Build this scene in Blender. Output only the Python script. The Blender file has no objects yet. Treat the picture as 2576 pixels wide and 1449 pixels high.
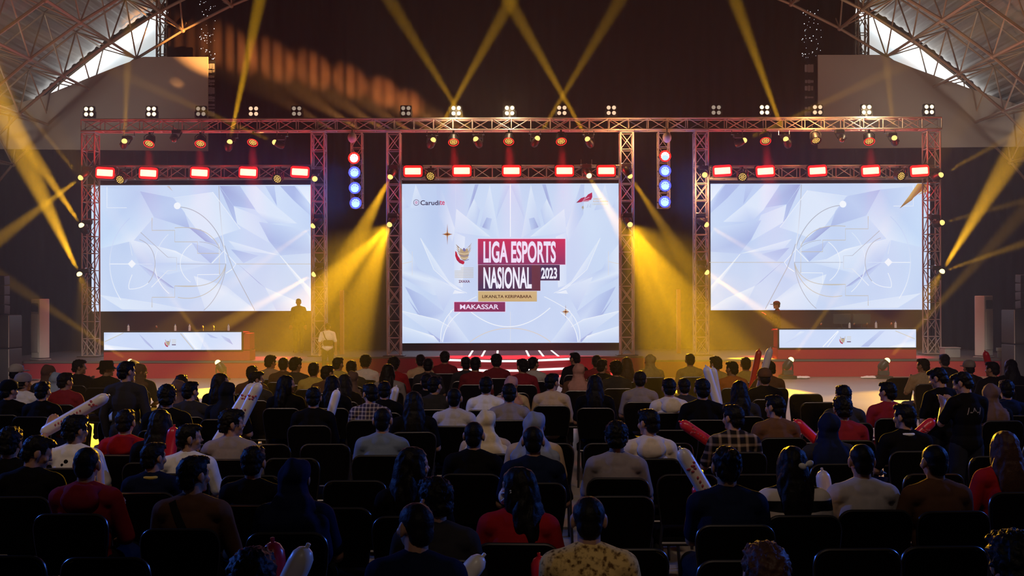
import bpy, math, random
from mathutils import Vector, Matrix, noise
from mathutils.bvhtree import BVHTree
random.seed(7)
PI = math.pi
SC = bpy.context.scene
COL = SC.collection

# ------------------------------------------------------------------ camera
F = 2700.0                      # focal length in pixels of the 2576 px wide frame
EYE = 2.0                       # eye height above the floor
ROLL = 0.0026
cam_data = bpy.data.cameras.new('camera')
cam_data.sensor_width = 36.0
cam_data.lens = 36.0 * F / 2576.0
cam_data.shift_y = 32.5 / 2576.0
cam_data.clip_end = 200.0
cam = bpy.data.objects.new('camera', cam_data)
cam.location = (0, 0, EYE)
cam.rotation_euler = (PI / 2, ROLL, 0)
COL.objects.link(cam)
SC.camera = cam

# ------------------------------------------------------------------ render colour and sampling of light
SC.view_settings.view_transform = 'Standard'
SC.view_settings.look = 'None'
SC.view_settings.exposure = 0.0
SC.view_settings.gamma = 1.0
SC.view_settings.use_curve_mapping = False
cy = SC.cycles
cy.max_bounces = 4
cy.diffuse_bounces = 2
cy.glossy_bounces = 2
cy.transmission_bounces = 2
cy.transparent_max_bounces = 8
cy.volume_bounces = 0
cy.sample_clamp_indirect = 1.0
cy.sample_clamp_direct = 30.0
cy.caustics_reflective = False
cy.caustics_refractive = False
cy.use_denoising = True
cy.use_light_tree = True

# ------------------------------------------------------------------ world: the dim warm air of the hall
world = bpy.data.worlds.new('hall_air')
SC.world = world
world.use_nodes = True
world.node_tree.nodes['Background'].inputs[0].default_value = (1.0, 0.80, 0.68, 1)
world.node_tree.nodes['Background'].inputs[1].default_value = 0.006

# ------------------------------------------------------------------ pixel of the photograph -> place in the hall
def scale_at(Y): return F / Y
def unroll(x, y):
    u, v = x - 1288.0, y - 724.5
    return u - ROLL * v, v + ROLL * u - 32.5
def at(x, y, Y):
    u, v = unroll(x, y)
    return Vector((u * Y / F, Y, EYE - v * Y / F))

def spot(name, loc, target, watts, color, angle, blend=0.3, size=0.05, parent=None):
    d = bpy.data.lights.new(name, 'SPOT')
    d.energy = watts; d.color = color; d.spot_size = math.radians(angle); d.spot_blend = blend
    d.shadow_soft_size = size
    o = bpy.data.objects.new(name, d); COL.objects.link(o)
    loc = Vector(loc)
    o.location = loc
    o.rotation_euler = (Vector(target) - loc).to_track_quat('-Z', 'Y').to_euler()
    return o
def lamp(name, loc, watts, color, size=0.1):
    d = bpy.data.lights.new(name, 'POINT')
    d.energy = watts; d.color = color; d.shadow_soft_size = size
    o = bpy.data.objects.new(name, d); COL.objects.link(o); o.location = Vector(loc)
    return o

# added, unseen fill lamps high above the seating, aimed down the room
HALL_FILL = 0.52
for hx in (-5.5, 0.0, 5.5):
    spot('house_light', (hx, 1.0, 9.5), (hx, 12.5, 0.6), 1700 * HALL_FILL, (1.0, 0.74, 0.58), 62, 1.0, 0.3)  # added fill lamp, unseen, not a house light of the hall
# added, unseen lamps brightening the stage front, the open floor and the white shirt
for hx, tx in ((-6.0, -8.5), (6.0, 8.5)):
    spot('profile_light', (hx, 9.0, 11.0), (tx, 24.5, 0.0), 12500, (1.0, 0.80, 0.66), 27, 0.7, 0.3)  # added fill lamp, unseen, not a profile lamp of the rig
spot('profile_light', (0.0, 9.0, 11.0), (-4.7, 27.3, 1.0), 4000, (1.0, 0.80, 0.68), 8, 0.8, 0.3)  # added fill lamp, unseen, not a profile lamp of the rig
spot('house_light', (0.4, -4.0, 8.5), (0.7, 4.0, 0.7), 520, (1.0, 0.78, 0.60), 18, 1.0, 0.3)  # added narrow lamp, unseen, lifting the near centre seats
# blue side lamps of the hall, high at both sides of the seating
for sx in (-1, 1):
    spot('blue_side_lamp', (sx * 13.0, 12.0, 5.5), (sx * 0.5, 6.0, 1.0), 2700, (0.06, 0.20, 1.0), 62, 0.7, 0.2)
# added, unseen fill spots low at both sides, brightening the roof and wall panels
for sx in (-1, 1):
    spot('side_daylight', (sx * 20.5, 25.0, 2.5), (sx * 14.0, 34.0, 10.6), 1500, (1.0, 0.88, 0.76), 46, 0.8, 0.5)  # added fill spot, unseen, not daylight

# ------------------------------------------------------------------ mesh helpers
class MB:
    def __init__(self): self.v = []; self.f = []; self.mi = []; self.cols = None
    def add(self, vs, fs, mi=0):
        b = len(self.v); self.v.extend([tuple(p) for p in vs])
        for f in fs: self.f.append(tuple(i + b for i in f)); self.mi.append(mi)
        return self
    def box(self, c, s, rot=None, mi=0):
        cx, cy_, cz = c; a, b, d = s[0] / 2, s[1] / 2, s[2] / 2
        vs = [Vector((x, y, z)) for z in (-d, d) for y in (-b, b) for x in (-a, a)]
        if rot is not None: vs = [rot @ v for v in vs]
        vs = [v + Vector(c) for v in vs]
        return self.add(vs, [(0, 2, 3, 1), (4, 5, 7, 6), (0, 1, 5, 4), (2, 6, 7, 3), (0, 4, 6, 2), (1, 3, 7, 5)], mi)
    def rbox(self, c, s, r=0.02, n=3, rot=None, axis='y', mi=0):
        """box with rounded corners seen along axis"""
        ax = {'x': (1, 2, 0), 'y': (0, 2, 1), 'z': (0, 1, 2)}[axis]
        a, b, d = s[ax[0]] / 2, s[ax[1]] / 2, s[ax[2]] / 2
        r = min(r, a, b)
        prof = []
        for k, (sx, sy) in enumerate(((1, 1), (-1, 1), (-1, -1), (1, -1))):
            for i in range(n + 1):
                t = PI / 2 * (k + i / n)
                prof.append((sx * (a - r) + r * math.cos(t), sy * (b - r) + r * math.sin(t)))
        e = min(r * 0.4, d * 0.6)
        layers = [(-d, e), (-d + e, 0), (d - e, 0), (d, e)]
        vs = []; m = len(prof)
        for h, ins in layers:
            for p in prof:
                q = [0, 0, 0]
                q[ax[0]] = p[0] * (1 - ins / max(a, 1e-6)); q[ax[1]] = p[1] * (1 - ins / max(b, 1e-6)); q[ax[2]] = h
                q = Vector(q)
                if rot is not None: q = rot @ q
                vs.append(q + Vector(c))
        fs = []
        for L in range(3):
            for i in range(m):
                j = (i + 1) % m
                fs.append((L * m + i, L * m + j, L * m + m + j, L * m + m + i))
        fs.append(tuple(range(m - 1, -1, -1))); fs.append(tuple(3 * m + i for i in range(m)))
        return self.add(vs, fs, mi)
    def tube(self, p0, p1, r0, r1=None, n=8, cap=True, mi=0):
        p0, p1 = Vector(p0), Vector(p1); r1 = r0 if r1 is None else r1
        d = p1 - p0
        if d.length < 1e-6: return self
        q = d.to_track_quat('Z', 'Y')
        vs = []
        for p, r in ((p0, r0), (p1, r1)):
            for i in range(n):
                t = 2 * PI * i / n
                vs.append(p + q @ Vector((r * math.cos(t), r * math.sin(t), 0)))
        fs = [(i, (i + 1) % n, n + (i + 1) % n, n + i) for i in range(n)]
        if cap: fs += [tuple(range(n - 1, -1, -1)), tuple(range(n, 2 * n))]
        return self.add(vs, fs, mi)
    def path(self, pts, r, n=8, mi=0):
        """a bent tube along points, one continuous skin"""
        pts = [Vector(p) for p in pts]; vs = []
        ref = None
        for i, p in enumerate(pts):
            d = (pts[min(i + 1, len(pts) - 1)] - pts[max(i - 1, 0)]).normalized()
            if ref is None:
                ref = Vector((0, 0, 1)) if abs(d.z) < 0.9 else Vector((1, 0, 0))
            a = d.cross(ref).normalized(); b = a.cross(d).normalized(); ref = b
            rr = r[i] if isinstance(r, (list, tuple)) else r
            for k in range(n):
                t = 2 * PI * k / n
                vs.append(p + a * rr * math.cos(t) + b * rr * math.sin(t))
        fs = []
        for i in range(len(pts) - 1):
            for k in range(n):
                j = (k + 1) % n
                fs.append((i * n + k, i * n + j, i * n + n + j, i * n + n + k))
        L = (len(pts) - 1) * n
        fs += [tuple(range(n - 1, -1, -1)), tuple(L + k for k in range(n))]
        return self.add(vs, fs, mi)
    def lathe(self, prof, n=20, M=None, mi=0):
        """profile of (radius, height) about z, through matrix M"""
        vs = []
        for r, z in prof:
            for i in range(n):
                t = 2 * PI * i / n
                v = Vector((r * math.cos(t), r * math.sin(t), z))
                vs.append(M @ v if M is not None else v)
        fs = []
        for k in range(len(prof) - 1):
            for i in range(n):
                j = (i + 1) % n
                fs.append((k * n + i, k * n + j, k * n + n + j, k * n + n + i))
        fs.append(tuple(range(n - 1, -1, -1))); fs.append(tuple((len(prof) - 1) * n + i for i in range(n)))
        return self.add(vs, fs, mi)
    def ell(self, c, r, n=14, m=9, M=None, mi=0):
        vs = []; c = Vector(c)
        vs.append(Vector((0, 0, -1)))
        for k in range(1, m):
            a = -PI / 2 + PI * k / m
            for i in range(n):
                t = 2 * PI * i / n
                vs.append(Vector((math.cos(a) * math.cos(t), math.cos(a) * math.sin(t), math.sin(a))))
        vs.append(Vector((0, 0, 1)))
        R = Matrix.Diagonal(Vector(r))
        out = []
        for v in vs:
            q = R @ v
            if M is not None: q = M @ q
            out.append(q + c)
        fs = [(0, 1 + (i + 1) % n, 1 + i) for i in range(n)]
        for k in range(m - 2):
            for i in range(n):
                j = (i + 1) % n
                fs.append((1 + k * n + i, 1 + k * n + j, 1 + k * n + n + j, 1 + k * n + n + i))
        b = 1 + (m - 2) * n; e = len(vs) - 1
        fs += [(b + i, b + (i + 1) % n, e) for i in range(n)]
        return self.add(out, fs, mi)
    def capsule(self, p0, p1, r0, r1=None, n=12, mi=0):
        p0, p1 = Vector(p0), Vector(p1); r1 = r0 if r1 is None else r1
        d = p1 - p0; q = d.to_track_quat('Z', 'Y') if d.length > 1e-6 else Vector((0, 0, 1)).to_track_quat('Z', 'Y')
        L = d.length; prof = []
        for k in range(5):
            a = -PI / 2 + PI / 2 * k / 4 * 0.999 + 0.02
            prof.append((r0 * math.cos(a), r0 * math.sin(a)))
        for k in range(5):
            a = PI / 2 * k / 4 * 0.985
            prof.append((r1 * math.cos(a), L + r1 * math.sin(a)))
        M = Matrix.Translation(p0) @ q.to_matrix().to_4x4()
        return self.lathe(prof, n, M, mi)
    def prism(self, pts, y0, y1, mi=0):
        """polygon in the x-z plane, from y0 to y1"""
        n = len(pts)
        vs = [Vector((p[0], y0, p[1])) for p in pts] + [Vector((p[0], y1, p[1])) for p in pts]
        fs = [tuple(range(n)), tuple(range(2 * n - 1, n - 1, -1))] + [(i, i + n, (i + 1) % n + n, (i + 1) % n) for i in range(n)]
        return self.add(vs, fs, mi)
    def mesh(self, name, mats, smooth=False):
        me = bpy.data.meshes.new(name)
        me.from_pydata(self.v, [], self.f)
        if not isinstance(mats, (list, tuple)): mats = [mats]
        for m in mats: me.materials.append(m)
        me.polygons.foreach_set('material_index', self.mi)
        if smooth:
            me.polygons.foreach_set('use_smooth', [True] * len(me.polygons))
            try: me.set_sharp_from_angle(angle=math.radians(40))
            except Exception: pass
        me.update()
        return me
    def build(self, name, mats, parent=None, smooth=False, world_space=False):
        """world_space: the points are world points; the object is set at the parent's frame"""
        me = self.mesh(name, mats, smooth)
        if world_space and parent is not None:
            me.transform(parent.matrix_world.inverted() if parent.parent is None else Matrix.Translation(-parent_loc(parent)))
        return link(name, me, parent)
def parent_loc(o):
    p = Vector((0, 0, 0))
    while o is not None: p += o.location; o = o.parent
    return p
def link(name, me, parent=None):
    o = bpy.data.objects.new(name, me); COL.objects.link(o)
    if parent is not None: o.parent = parent
    return o
def empty(name, loc=(0, 0, 0), rz=0.0):
    o = bpy.data.objects.new(name, None); COL.objects.link(o)
    o.location = loc; o.rotation_euler = (0, 0, rz); o.empty_display_size = 0.1
    bpy.context.view_layer.update() if False else None
    o.matrix_world = Matrix.Translation(Vector(loc)) @ Matrix.Rotation(rz, 4, 'Z')
    return o
def tag(o, label, cat, group=None, kind=None):
    if label: o['label'] = label
    if cat: o['category'] = cat
    if group: o['group'] = group
    if kind: o['kind'] = kind
    return o
def children(o): return CH.get(o.name, [])
CH = {}
def kids(root):
    return [c for c in bpy.data.objects if c.parent == root]
def copy_tree(root, kidlist):
    """a thing and its parts; kidlist is a tree [(child, [(grandchild, [])...])]"""
    c = root.copy(); COL.objects.link(c)
    def rec(lst, par):
        for ch, sub in lst:
            d = ch.copy(); COL.objects.link(d); d.parent = par
            rec(sub, d)
    rec(kidlist, c)
    return c
def tree(root, allobs=None):
    return [(c, tree(c)) for c in kids(root)]
ORD = ['first', 'second', 'third', 'fourth', 'fifth', 'sixth', 'seventh', 'eighth', 'ninth', 'tenth', 'eleventh', 'twelfth', 'thirteenth', 'fourteenth', 'fifteenth', 'sixteenth', 'seventeenth', 'eighteenth', 'nineteenth', 'twentieth']

# ------------------------------------------------------------------ materials
def srgb(r, g=None, b=None):
    if g is None: r, g, b = r
    f = lambda c: (c / 255 / 12.92) if c / 255 <= 0.04045 else ((c / 255 + 0.055) / 1.055) ** 2.4
    return (f(r), f(g), f(b))
def mat(name, col, rough=0.6, metal=0.0, vary=0.12, nscale=30.0, bump=0.0, spec=0.3, sheen=0.0, coat=0.0):
    m = bpy.data.materials.new(name); m.use_nodes = True
    nt = m.node_tree; b = nt.nodes['Principled BSDF']
    b.inputs['Roughness'].default_value = rough
    b.inputs['Metallic'].default_value = metal
    b.inputs['Specular IOR Level'].default_value = spec
    if sheen: b.inputs['Sheen Weight'].default_value = sheen
    if coat: b.inputs['Coat Weight'].default_value = coat
    tc = nt.nodes.new('ShaderNodeTexCoord'); nz = nt.nodes.new('ShaderNodeTexNoise')
    nz.inputs['Scale'].default_value = nscale; nz.inputs['Detail'].default_value = 3
    nt.links.new(tc.outputs['Object'], nz.inputs['Vector'])
    mx = nt.nodes.new('ShaderNodeMix'); mx.data_type = 'RGBA'
    mx.inputs[6].default_value = (*[c * (1 - vary) for c in col], 1)
    mx.inputs[7].default_value = (*[min(1, c * (1 + vary)) for c in col], 1)
    nt.links.new(nz.outputs['Fac'], mx.inputs[0]); nt.links.new(mx.outputs[2], b.inputs['Base Color'])
    if bump:
        bp = nt.nodes.new('ShaderNodeBump'); bp.inputs['Strength'].default_value = bump; bp.inputs['Distance'].default_value = 0.01
        nt.links.new(nz.outputs['Fac'], bp.inputs['Height']); nt.links.new(bp.outputs['Normal'], b.inputs['Normal'])
    return m
def glow(name, col, strength=1.0, sampling='NONE'):
    m = bpy.data.materials.new(name); m.use_nodes = True
    nt = m.node_tree; b = nt.nodes['Principled BSDF']
    b.inputs['Base Color'].default_value = (*[c * 0.1 for c in col], 1)
    b.inputs['Emission Color'].default_value = (*col, 1); b.inputs['Emission Strength'].default_value = strength
    b.inputs['Specular IOR Level'].default_value = 0.0
    m.cycles.emission_sampling = sampling
    return m
M = {}
M['truss'] = mat('truss_aluminium', (0.56, 0.50, 0.45), 0.45, 0.25, 0.1, 12)
M['black'] = mat('black_enamel', (0.012, 0.012, 0.013), 0.45, 0, 0.3, 20)
M['dark'] = mat('dark_housing', (0.03, 0.03, 0.032), 0.5, 0, 0.2, 20)
M['chrome'] = mat('chrome', (0.62, 0.60, 0.58), 0.22, 1.0, 0.05, 10)
M['steel'] = mat('painted_steel', (0.50, 0.40, 0.31), 0.5, 0.3, 0.1, 8)
M['red_carpet'] = mat('red_skirt_cloth', (0.36, 0.022, 0.035), 0.85, 0, 0.12, 60, 0.1)
M['white'] = mat('white_plastic', (0.72, 0.70, 0.67), 0.4, 0, 0.04, 10)
M['grey'] = mat('grey_plastic', (0.34, 0.33, 0.33), 0.5, 0, 0.06, 10)
M['stage_top'] = mat('stage_deck', (0.085, 0.08, 0.08), 0.6, 0, 0.15, 4, 0.05)
M['lens_yellow'] = glow('yellow_lamp_lens', (1.0, 0.72, 0.20), 1.5)
M['lens_hot'] = glow('hot_yellow_lamp_lens', (1.0, 0.80, 0.30), 3.0)
M['lens_off'] = mat('unlit_glass', (0.10, 0.06, 0.03), 0.1, 0, 0.1, 5, spec=0.8)
M['led_amber'] = glow('amber_led_cells', (1.0, 0.62, 0.13), 1.25)
M['led_amber_dim'] = glow('dim_amber_led_cells', (1.0, 0.62, 0.13), 0.55)
M['led_red'] = glow('red_led_ring', (1.0, 0.03, 0.02), 1.3)
M['strobe_face'] = glow('strobe_face', (1.0, 0.80, 0.42), 1.9)
M['strobe_red'] = glow('strobe_red_border', (1.0, 0.012, 0.012), 1.6)  # haze glow round the strobe, painted as emission
M['blue_led'] = glow('blue_led', (0.10, 0.12, 1.0), 1.6)
M['cyan_led'] = glow('cyan_led', (0.42, 0.96, 1.0), 1.7)
M['pale_led'] = glow('pale_blue_led', (0.50, 0.72, 1.0), 1.3)
M['white_led'] = glow('white_led', (1.0, 0.93, 0.90), 2.0)
M['blinder_hot'] = glow('hot_blinder_lamp', (1.0, 0.74, 0.42), 2.6)
M['blinder_warm'] = glow('warm_blinder_lamp', (1.0, 0.66, 0.42), 1.1)
M['blinder_dim'] = glow('dim_blinder_lamp', (0.85, 0.66, 0.50), 0.42)
M['strip'] = glow('white_light_strip', (1.0, 0.96, 0.92), 1.6)
# ================================================================== THE HALL
Y_TRUSS = 30.2; Y_SCREEN = 33.75; Y_DRAPE = 35.0; Y_GABLE = 36.2; Y_WING = 28.0; Y_MID = 29.9
STAGE_Z = 0.45
M['floor'] = mat('hall_floor', (0.30, 0.26, 0.22), 0.38, 0, 0.15, 1.5, 0.02, spec=0.5)
M['drape'] = mat('black_drape', (0.012, 0.0058, 0.0056), 0.85, 0, 0.3, 3, 0.0, spec=0.1)
M['panel_cloth'] = mat('grey_wall_cloth', (0.48, 0.43, 0.385), 0.9, 0, 0.03, 2)
M['roof'] = mat('roof_sheet', (0.40, 0.375, 0.345), 0.55, 0.2, 0.1, 3)
M['sky_glass'] = glow('bright_roof_light', (0.93, 0.97, 1.0), 4.0)
def sunlit_wall_mat():  # sunlight on the gable wall is painted as emission
    m = bpy.data.materials.new('daylit_sheeting'); m.use_nodes = True  # sunlit gable wall, not sheeting; its daylight is painted as emission
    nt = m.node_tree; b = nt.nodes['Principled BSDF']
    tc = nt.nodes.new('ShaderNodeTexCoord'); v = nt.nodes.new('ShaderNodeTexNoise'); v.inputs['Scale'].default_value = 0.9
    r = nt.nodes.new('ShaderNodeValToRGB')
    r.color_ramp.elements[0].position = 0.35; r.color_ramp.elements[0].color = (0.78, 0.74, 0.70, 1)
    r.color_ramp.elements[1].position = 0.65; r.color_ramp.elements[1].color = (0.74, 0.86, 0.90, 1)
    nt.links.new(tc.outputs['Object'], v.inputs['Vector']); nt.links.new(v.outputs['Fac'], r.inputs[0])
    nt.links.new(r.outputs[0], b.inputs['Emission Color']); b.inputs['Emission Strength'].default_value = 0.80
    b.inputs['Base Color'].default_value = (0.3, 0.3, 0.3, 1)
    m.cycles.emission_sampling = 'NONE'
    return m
M['daylit'] = sunlit_wall_mat()

def struct(o, label=None, cat=None):
    o['kind'] = 'structure'
    if label: o['label'] = label
    if cat: o['category'] = cat
    return o
mb = MB(); mb.box((0, 16, -0.1), (60, 56, 0.2))
struct(mb.build('floor', M['floor']), 'pale scuffed hall floor under the seating and up to the stage', 'floor')

# vaulted roof: two flanks of one barrel vault
RC_Z, RR = -8.4, 23.4
def vault(phi, Y, R=RR):
    return Vector((R * math.sin(phi), Y, RC_Z + R * math.cos(phi)))
for side in (-1, 1):
    mb = MB(); n = 40; p0, p1 = math.radians(20) * side, math.radians(52) * side
    ys = [24.5, 35.9]; vs = []
    per = 5
    N = n * per
    for i in range(N + 1):
        ph = p0 + (p1 - p0) * i / N
        rr = RR + 0.05 + 0.035 * (0, 1, 1, 0, 0)[i % per]
        for Y in ys: vs.append(vault(ph, Y, rr))
    fs = [(2 * i, 2 * i + 1, 2 * i + 3, 2 * i + 2) for i in range(N)]
    mb.add(vs, fs)
    # rolled edge of the sheeting gives it depth
    mb.add([v + Vector((0, 0, 0.06)) for v in vs], [tuple(reversed(f)) for f in fs])
    struct(mb.build('ceiling', M['roof']), 'curved corrugated roof flank in the upper %s corner' % ('left' if side < 0 else 'right'), 'ceiling')

def edge_poly(name, pix, Y, thick, m, label, cat):
    mb = MB(); mb.prism([(at(x, y, Y).x, at(x, y, Y).z) for x, y in pix], Y, Y + thick)
    return struct(mb.build(name, m), label, cat)
edge_poly('wall_left', [(-260, 372), (-260, 350), (0, 272), (105, 243), (215, 199), (300, 165), (360, 143), (523, 143), (523, 380)], 34.5, 0.06, M['panel_cloth'], 'pale grey cloth wall panel stepping down beside the stage on the left', 'wall')
edge_poly('wall_right', [(2058, 374), (2058, 138), (2215, 138), (2300, 172), (2345, 188), (2450, 226), (2576, 268), (2840, 350), (2840, 366)], 34.5, 0.06, M['panel_cloth'], 'pale grey cloth wall panel stepping down beside the stage on the right', 'wall')
# bright slot between roof edge and gable, and the sunlit wall below it, its daylight painted as emission
for k, side in enumerate((-1, 1)):
    mb = MB(); n = 24
    a0, a1 = math.radians(29.2), math.radians(43.2)
    outer, inner = [], []
    for i in range(n + 1):
        t = i / n; ph = (a0 + (a1 - a0) * t) * side
        w = (0.10 + 0.36 * math.sin(PI * t) ** 0.8) if side > 0 else (0.16 + 0.26 * math.sin(PI * t))
        p = vault(ph, Y_GABLE, RR - 0.02); q = vault(ph, Y_GABLE, RR - 0.02 - w)
        outer.append((p.x, p.z)); inner.append((q.x, q.z))
    for i in range(n):
        mb.prism([outer[i], outer[i + 1], inner[i + 1], inner[i]], Y_GABLE - 0.05, Y_GABLE)
    struct(mb.build('window_%d' % (1 + 2 * k), M['sky_glass']), 'glaring daylight slot along the %s roof edge' % ('left' if side < 0 else 'right'), 'window')
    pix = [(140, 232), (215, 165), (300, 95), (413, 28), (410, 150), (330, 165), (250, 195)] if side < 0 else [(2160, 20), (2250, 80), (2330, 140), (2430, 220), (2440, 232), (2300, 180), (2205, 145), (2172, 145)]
    mb = MB(); Y = Y_GABLE + 0.12; mb.prism([(at(x, y, Y).x, at(x, y, Y).z) for x, y in pix], Y, Y + 0.05)  # a sunlit wall rather than glazing; its daylight is put into emission
    struct(mb.build('window_%d' % (2 + 2 * k), M['daylit']), 'pale gable wall with painted daylight below the %s roof slot' % ('left' if side < 0 else 'right'), 'window')  # a wall with painted daylight, not a window

# space frame under each flank
def space_frame(side):
    root = empty('roof_space_frame', vault(math.radians(38) * side, 33.0, RR - 0.6))
    tag(root, 'tubular steel space frame under the %s roof flank' % ('left' if side < 0 else 'right'), 'roof frame', 'roof space frames')
    phs = [math.radians(17.5 + 4.6 * i) * side for i in range(9)]
    Ys = [24.6 + 2.26 * j for j in range(6)]
    top = [[vault(p, Y, RR - 0.12) for p in phs] for Y in Ys]
    dph = math.radians(2.3) * side
    low = [[vault(p + dph, Y + 1.13, RR - 1.45) for p in phs[:-1]] for Y in Ys[:-1]]
    A, B, W, N = MB(), MB(), MB(), MB()
    for j in range(len(Ys)):
        for i in range(len(phs)):
            if i + 1 < len(phs): A.tube(top[j][i], top[j][i + 1], 0.032, n=6)
            if j + 1 < len(Ys): A.tube(top[j][i], top[j + 1][i], 0.032, n=6)
    for j in range(len(low)):
        for i in range(len(low[0])):
            if i + 1 < len(low[0]): B.tube(low[j][i], low[j][i + 1], 0.045, n=6)
            if j + 1 < len(low): B.tube(low[j][i], low[j + 1][i], 0.045, n=6)
            for a in (0, 1):
                for b in (0, 1): W.tube(low[j][i], top[j + a][i + b], 0.026, n=6)
            N.ell(low[j][i], (0.085,) * 3, 10, 6)
    for mbx, nm in ((A, 'upper_chords'), (B, 'lower_chords'), (W, 'web_members'), (N, 'joint_nodes')):
        mbx.build(nm, M['steel'], root, smooth=True, world_space=True)
space_frame(-1); space_frame(1)

# lattice posts carrying the drape beside the gable openings
def lattice(root, p0, p1, w, panels, r=0.024, rb=0.012, m='truss', split=False, cross=True):
    """box lattice between p0 and p1 (world points), parts parented to root"""
    p0, p1 = Vector(p0), Vector(p1); d = (p1 - p0); L = d.length; d.normalize()
    if abs(d.z) > 0.9: a, b = Vector((1, 0, 0)), Vector((0, 1, 0))
    else: a, b = Vector((0, 1, 0)), Vector((0, 0, 1))
    h = w / 2; cs = [a * sx * h + b * sy * h for sx, sy in ((-1, -1), (1, -1), (1, 1), (-1, 1))]
    for c in cs:
        q = MB(); q.tube(p0 + c, p1 + c, r, n=8); q.build('chord', M[m], root, True, True)
    step = L / panels
    for s in range(4):
        q = MB(); c0, c1 = cs[s], cs[(s + 1) % 4]
        for k in range(panels + 1):
            e = p0 + d * (step * k)
            q.tube(e + c0, e + c1, rb, n=6)
            if k < panels:
                e2 = p0 + d * (step * (k + 1))
                if (k + s) % 2 == 0: q.tube(e + c0, e2 + c1, rb, n=6)
                else: q.tube(e + c1, e2 + c0, rb, n=6)
                if cross and (k * 7 + s * 3) % 3 == 0:
                    q.tube(e + c1, e2 + c0, rb, n=6) if (k + s) % 2 == 0 else q.tube(e + c0, e2 + c1, rb, n=6)
        q.build('bracing', M[m], root, True, True)
for x, lab in ((412, 'left'), (2168, 'right')):
    p = at(x, 300, 35.6); root = empty('lattice_post', (p.x, 35.6, 0))
    tag(root, 'slim steel lattice post behind the %s grey wall panel' % lab, 'post', 'lattice posts')
    lattice(root, (p.x, 35.6, 0), (p.x, 35.6, 14.0), 0.34, 22, 0.035, 0.016, 'steel')

# drapes with folds
def drape(name, x0, x1, ytop, ybot, Y, label, m, group=None, amp=0.055, pitch=0.40, seed=0):
    rnd = random.Random(seed)
    X0, X1 = at(x0, 700, Y).x, at(x1, 700, Y).x
    Z1 = at((x0 + x1) / 2, ytop, Y).z; Z0 = at((x0 + x1) / 2, ybot, Y).z
    n = int((X1 - X0) / pitch * 8); vs = []; ph = [rnd.uniform(0.75, 1.25) for _ in range(n + 1)]
    rows = 6; acc = 0
    for k in range(rows + 1):
        acc = 0
        z = Z0 + (Z1 - Z0) * k / rows
        for i in range(n + 1):
            acc += ph[i] * 2 * PI / 8
            x = X0 + (X1 - X0) * i / n
            vs.append((x, Y + amp * math.sin(acc) * (0.75 + 0.25 * math.sin(i * 0.11 + k * 0.6)), z))
    fs = [(k * (n + 1) + i, k * (n + 1) + i + 1, (k + 1) * (n + 1) + i + 1, (k + 1) * (n + 1) + i) for k in range(rows) for i in range(n)]
    mb = MB(); mb.add(vs, fs)
    o = mb.build(name, m, None, True)
    return tag(o, label, 'curtain', group)
drape('stage_curtain', 424, 2152, -330, 905, Y_DRAPE, 'tall dark pleated curtain closing the hall behind all three screens', M['drape'], 'black stage drapes', seed=1)
drape('stage_curtain', -420, 440, 366, 910, Y_DRAPE + 0.25, 'dark pleated curtain hanging below the left grey wall panel', M['drape'], 'black stage drapes', seed=2)
drape('stage_curtain', 2136, 2990, 358, 905, Y_DRAPE + 0.25, 'dark pleated curtain hanging below the right grey wall panel', M['drape'], 'black stage drapes', seed=3)

# sparkles: strings of tiny lights on the curtain, and pale painted banners hanging at the inner panel edges
M['sparkle'] = glow('tiny_white_bulbs', (0.9, 0.95, 1.0), 1.6)
for (xa, xb, ya, yb, n, lab, sd) in ((502, 542, 2, 150, 60, 'left', 3), (2015, 2066, 25, 145, 46, 'right', 4)):
    rnd = random.Random(sd); mb = MB(); Y = Y_DRAPE - 0.16
    for i in range(n):
        p = at(rnd.uniform(xa, xb), rnd.uniform(ya, yb), Y); r = rnd.choice((0.007, 0.010, 0.015)); mb.ell(p, (r, r, r), 6, 4)
    for k in range(5):
        x = xa + (xb - xa) * (k + 0.5) / 5
        mb2p = (at(x, ya - 30, Y + 0.03), at(x, yb, Y + 0.03))
        mb.tube(mb2p[0], mb2p[1], 0.003, n=4, mi=1)
    o = mb.build('string_lights', [M['sparkle'], M['black']])
    tag(o, 'curtain of tiny white string lights above the %s hanging banner' % lab, 'string lights', 'string lights', 'stuff')
M['banner_pale'] = mat('pale_print', (0.42, 0.44, 0.50), 0.7)
M['banner_dark'] = mat('navy_banner', (0.012, 0.013, 0.022), 0.7)
for (x0, x1, y0, y1, lab, marks) in ((521, 543, 152, 292, 'left', [(168, 16), (178, 12), (193, 8), (204, 10), (212, 6), (228, 18), (246, 8), (253, 6), (264, 6), (272, 5), (286, 14)]),
                                      (2024, 2050, 160, 292, 'right', [(172, 20), (205, 10), (222, 16), (245, 6), (272, 8), (286, 12)])):
    Y = Y_DRAPE - 0.2; a = at(x0, y0, Y); b = at(x1, y1, Y)
    root = empty('hanging_banner', ((a.x + b.x) / 2, Y, b.z)); tag(root, 'narrow dark hanging banner with pale blurred marks, %s one' % lab, 'banner', 'hanging banners')
    q = MB(); q.rbox(((a.x + b.x) / 2, Y, (a.z + b.z) / 2), (b.x - a.x, 0.02, a.z - b.z), 0.02); q.build('cloth', M['banner_dark'], root, False, True)
    q = MB(); rnd = random.Random(5)
    for (yy, hh) in marks:
        for k in range(3):
            px = x0 + 4 + k * (x1 - x0 - 8) / 2.4; p = at(px, yy, Y - 0.012)
            q.rbox(p, (0.07 + rnd.random() * 0.03, 0.004, hh / 75.0 * (0.6 + 0.4 * rnd.random())), 0.02)
    q.build('lettering', M['banner_pale'], root, False, True)

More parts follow.
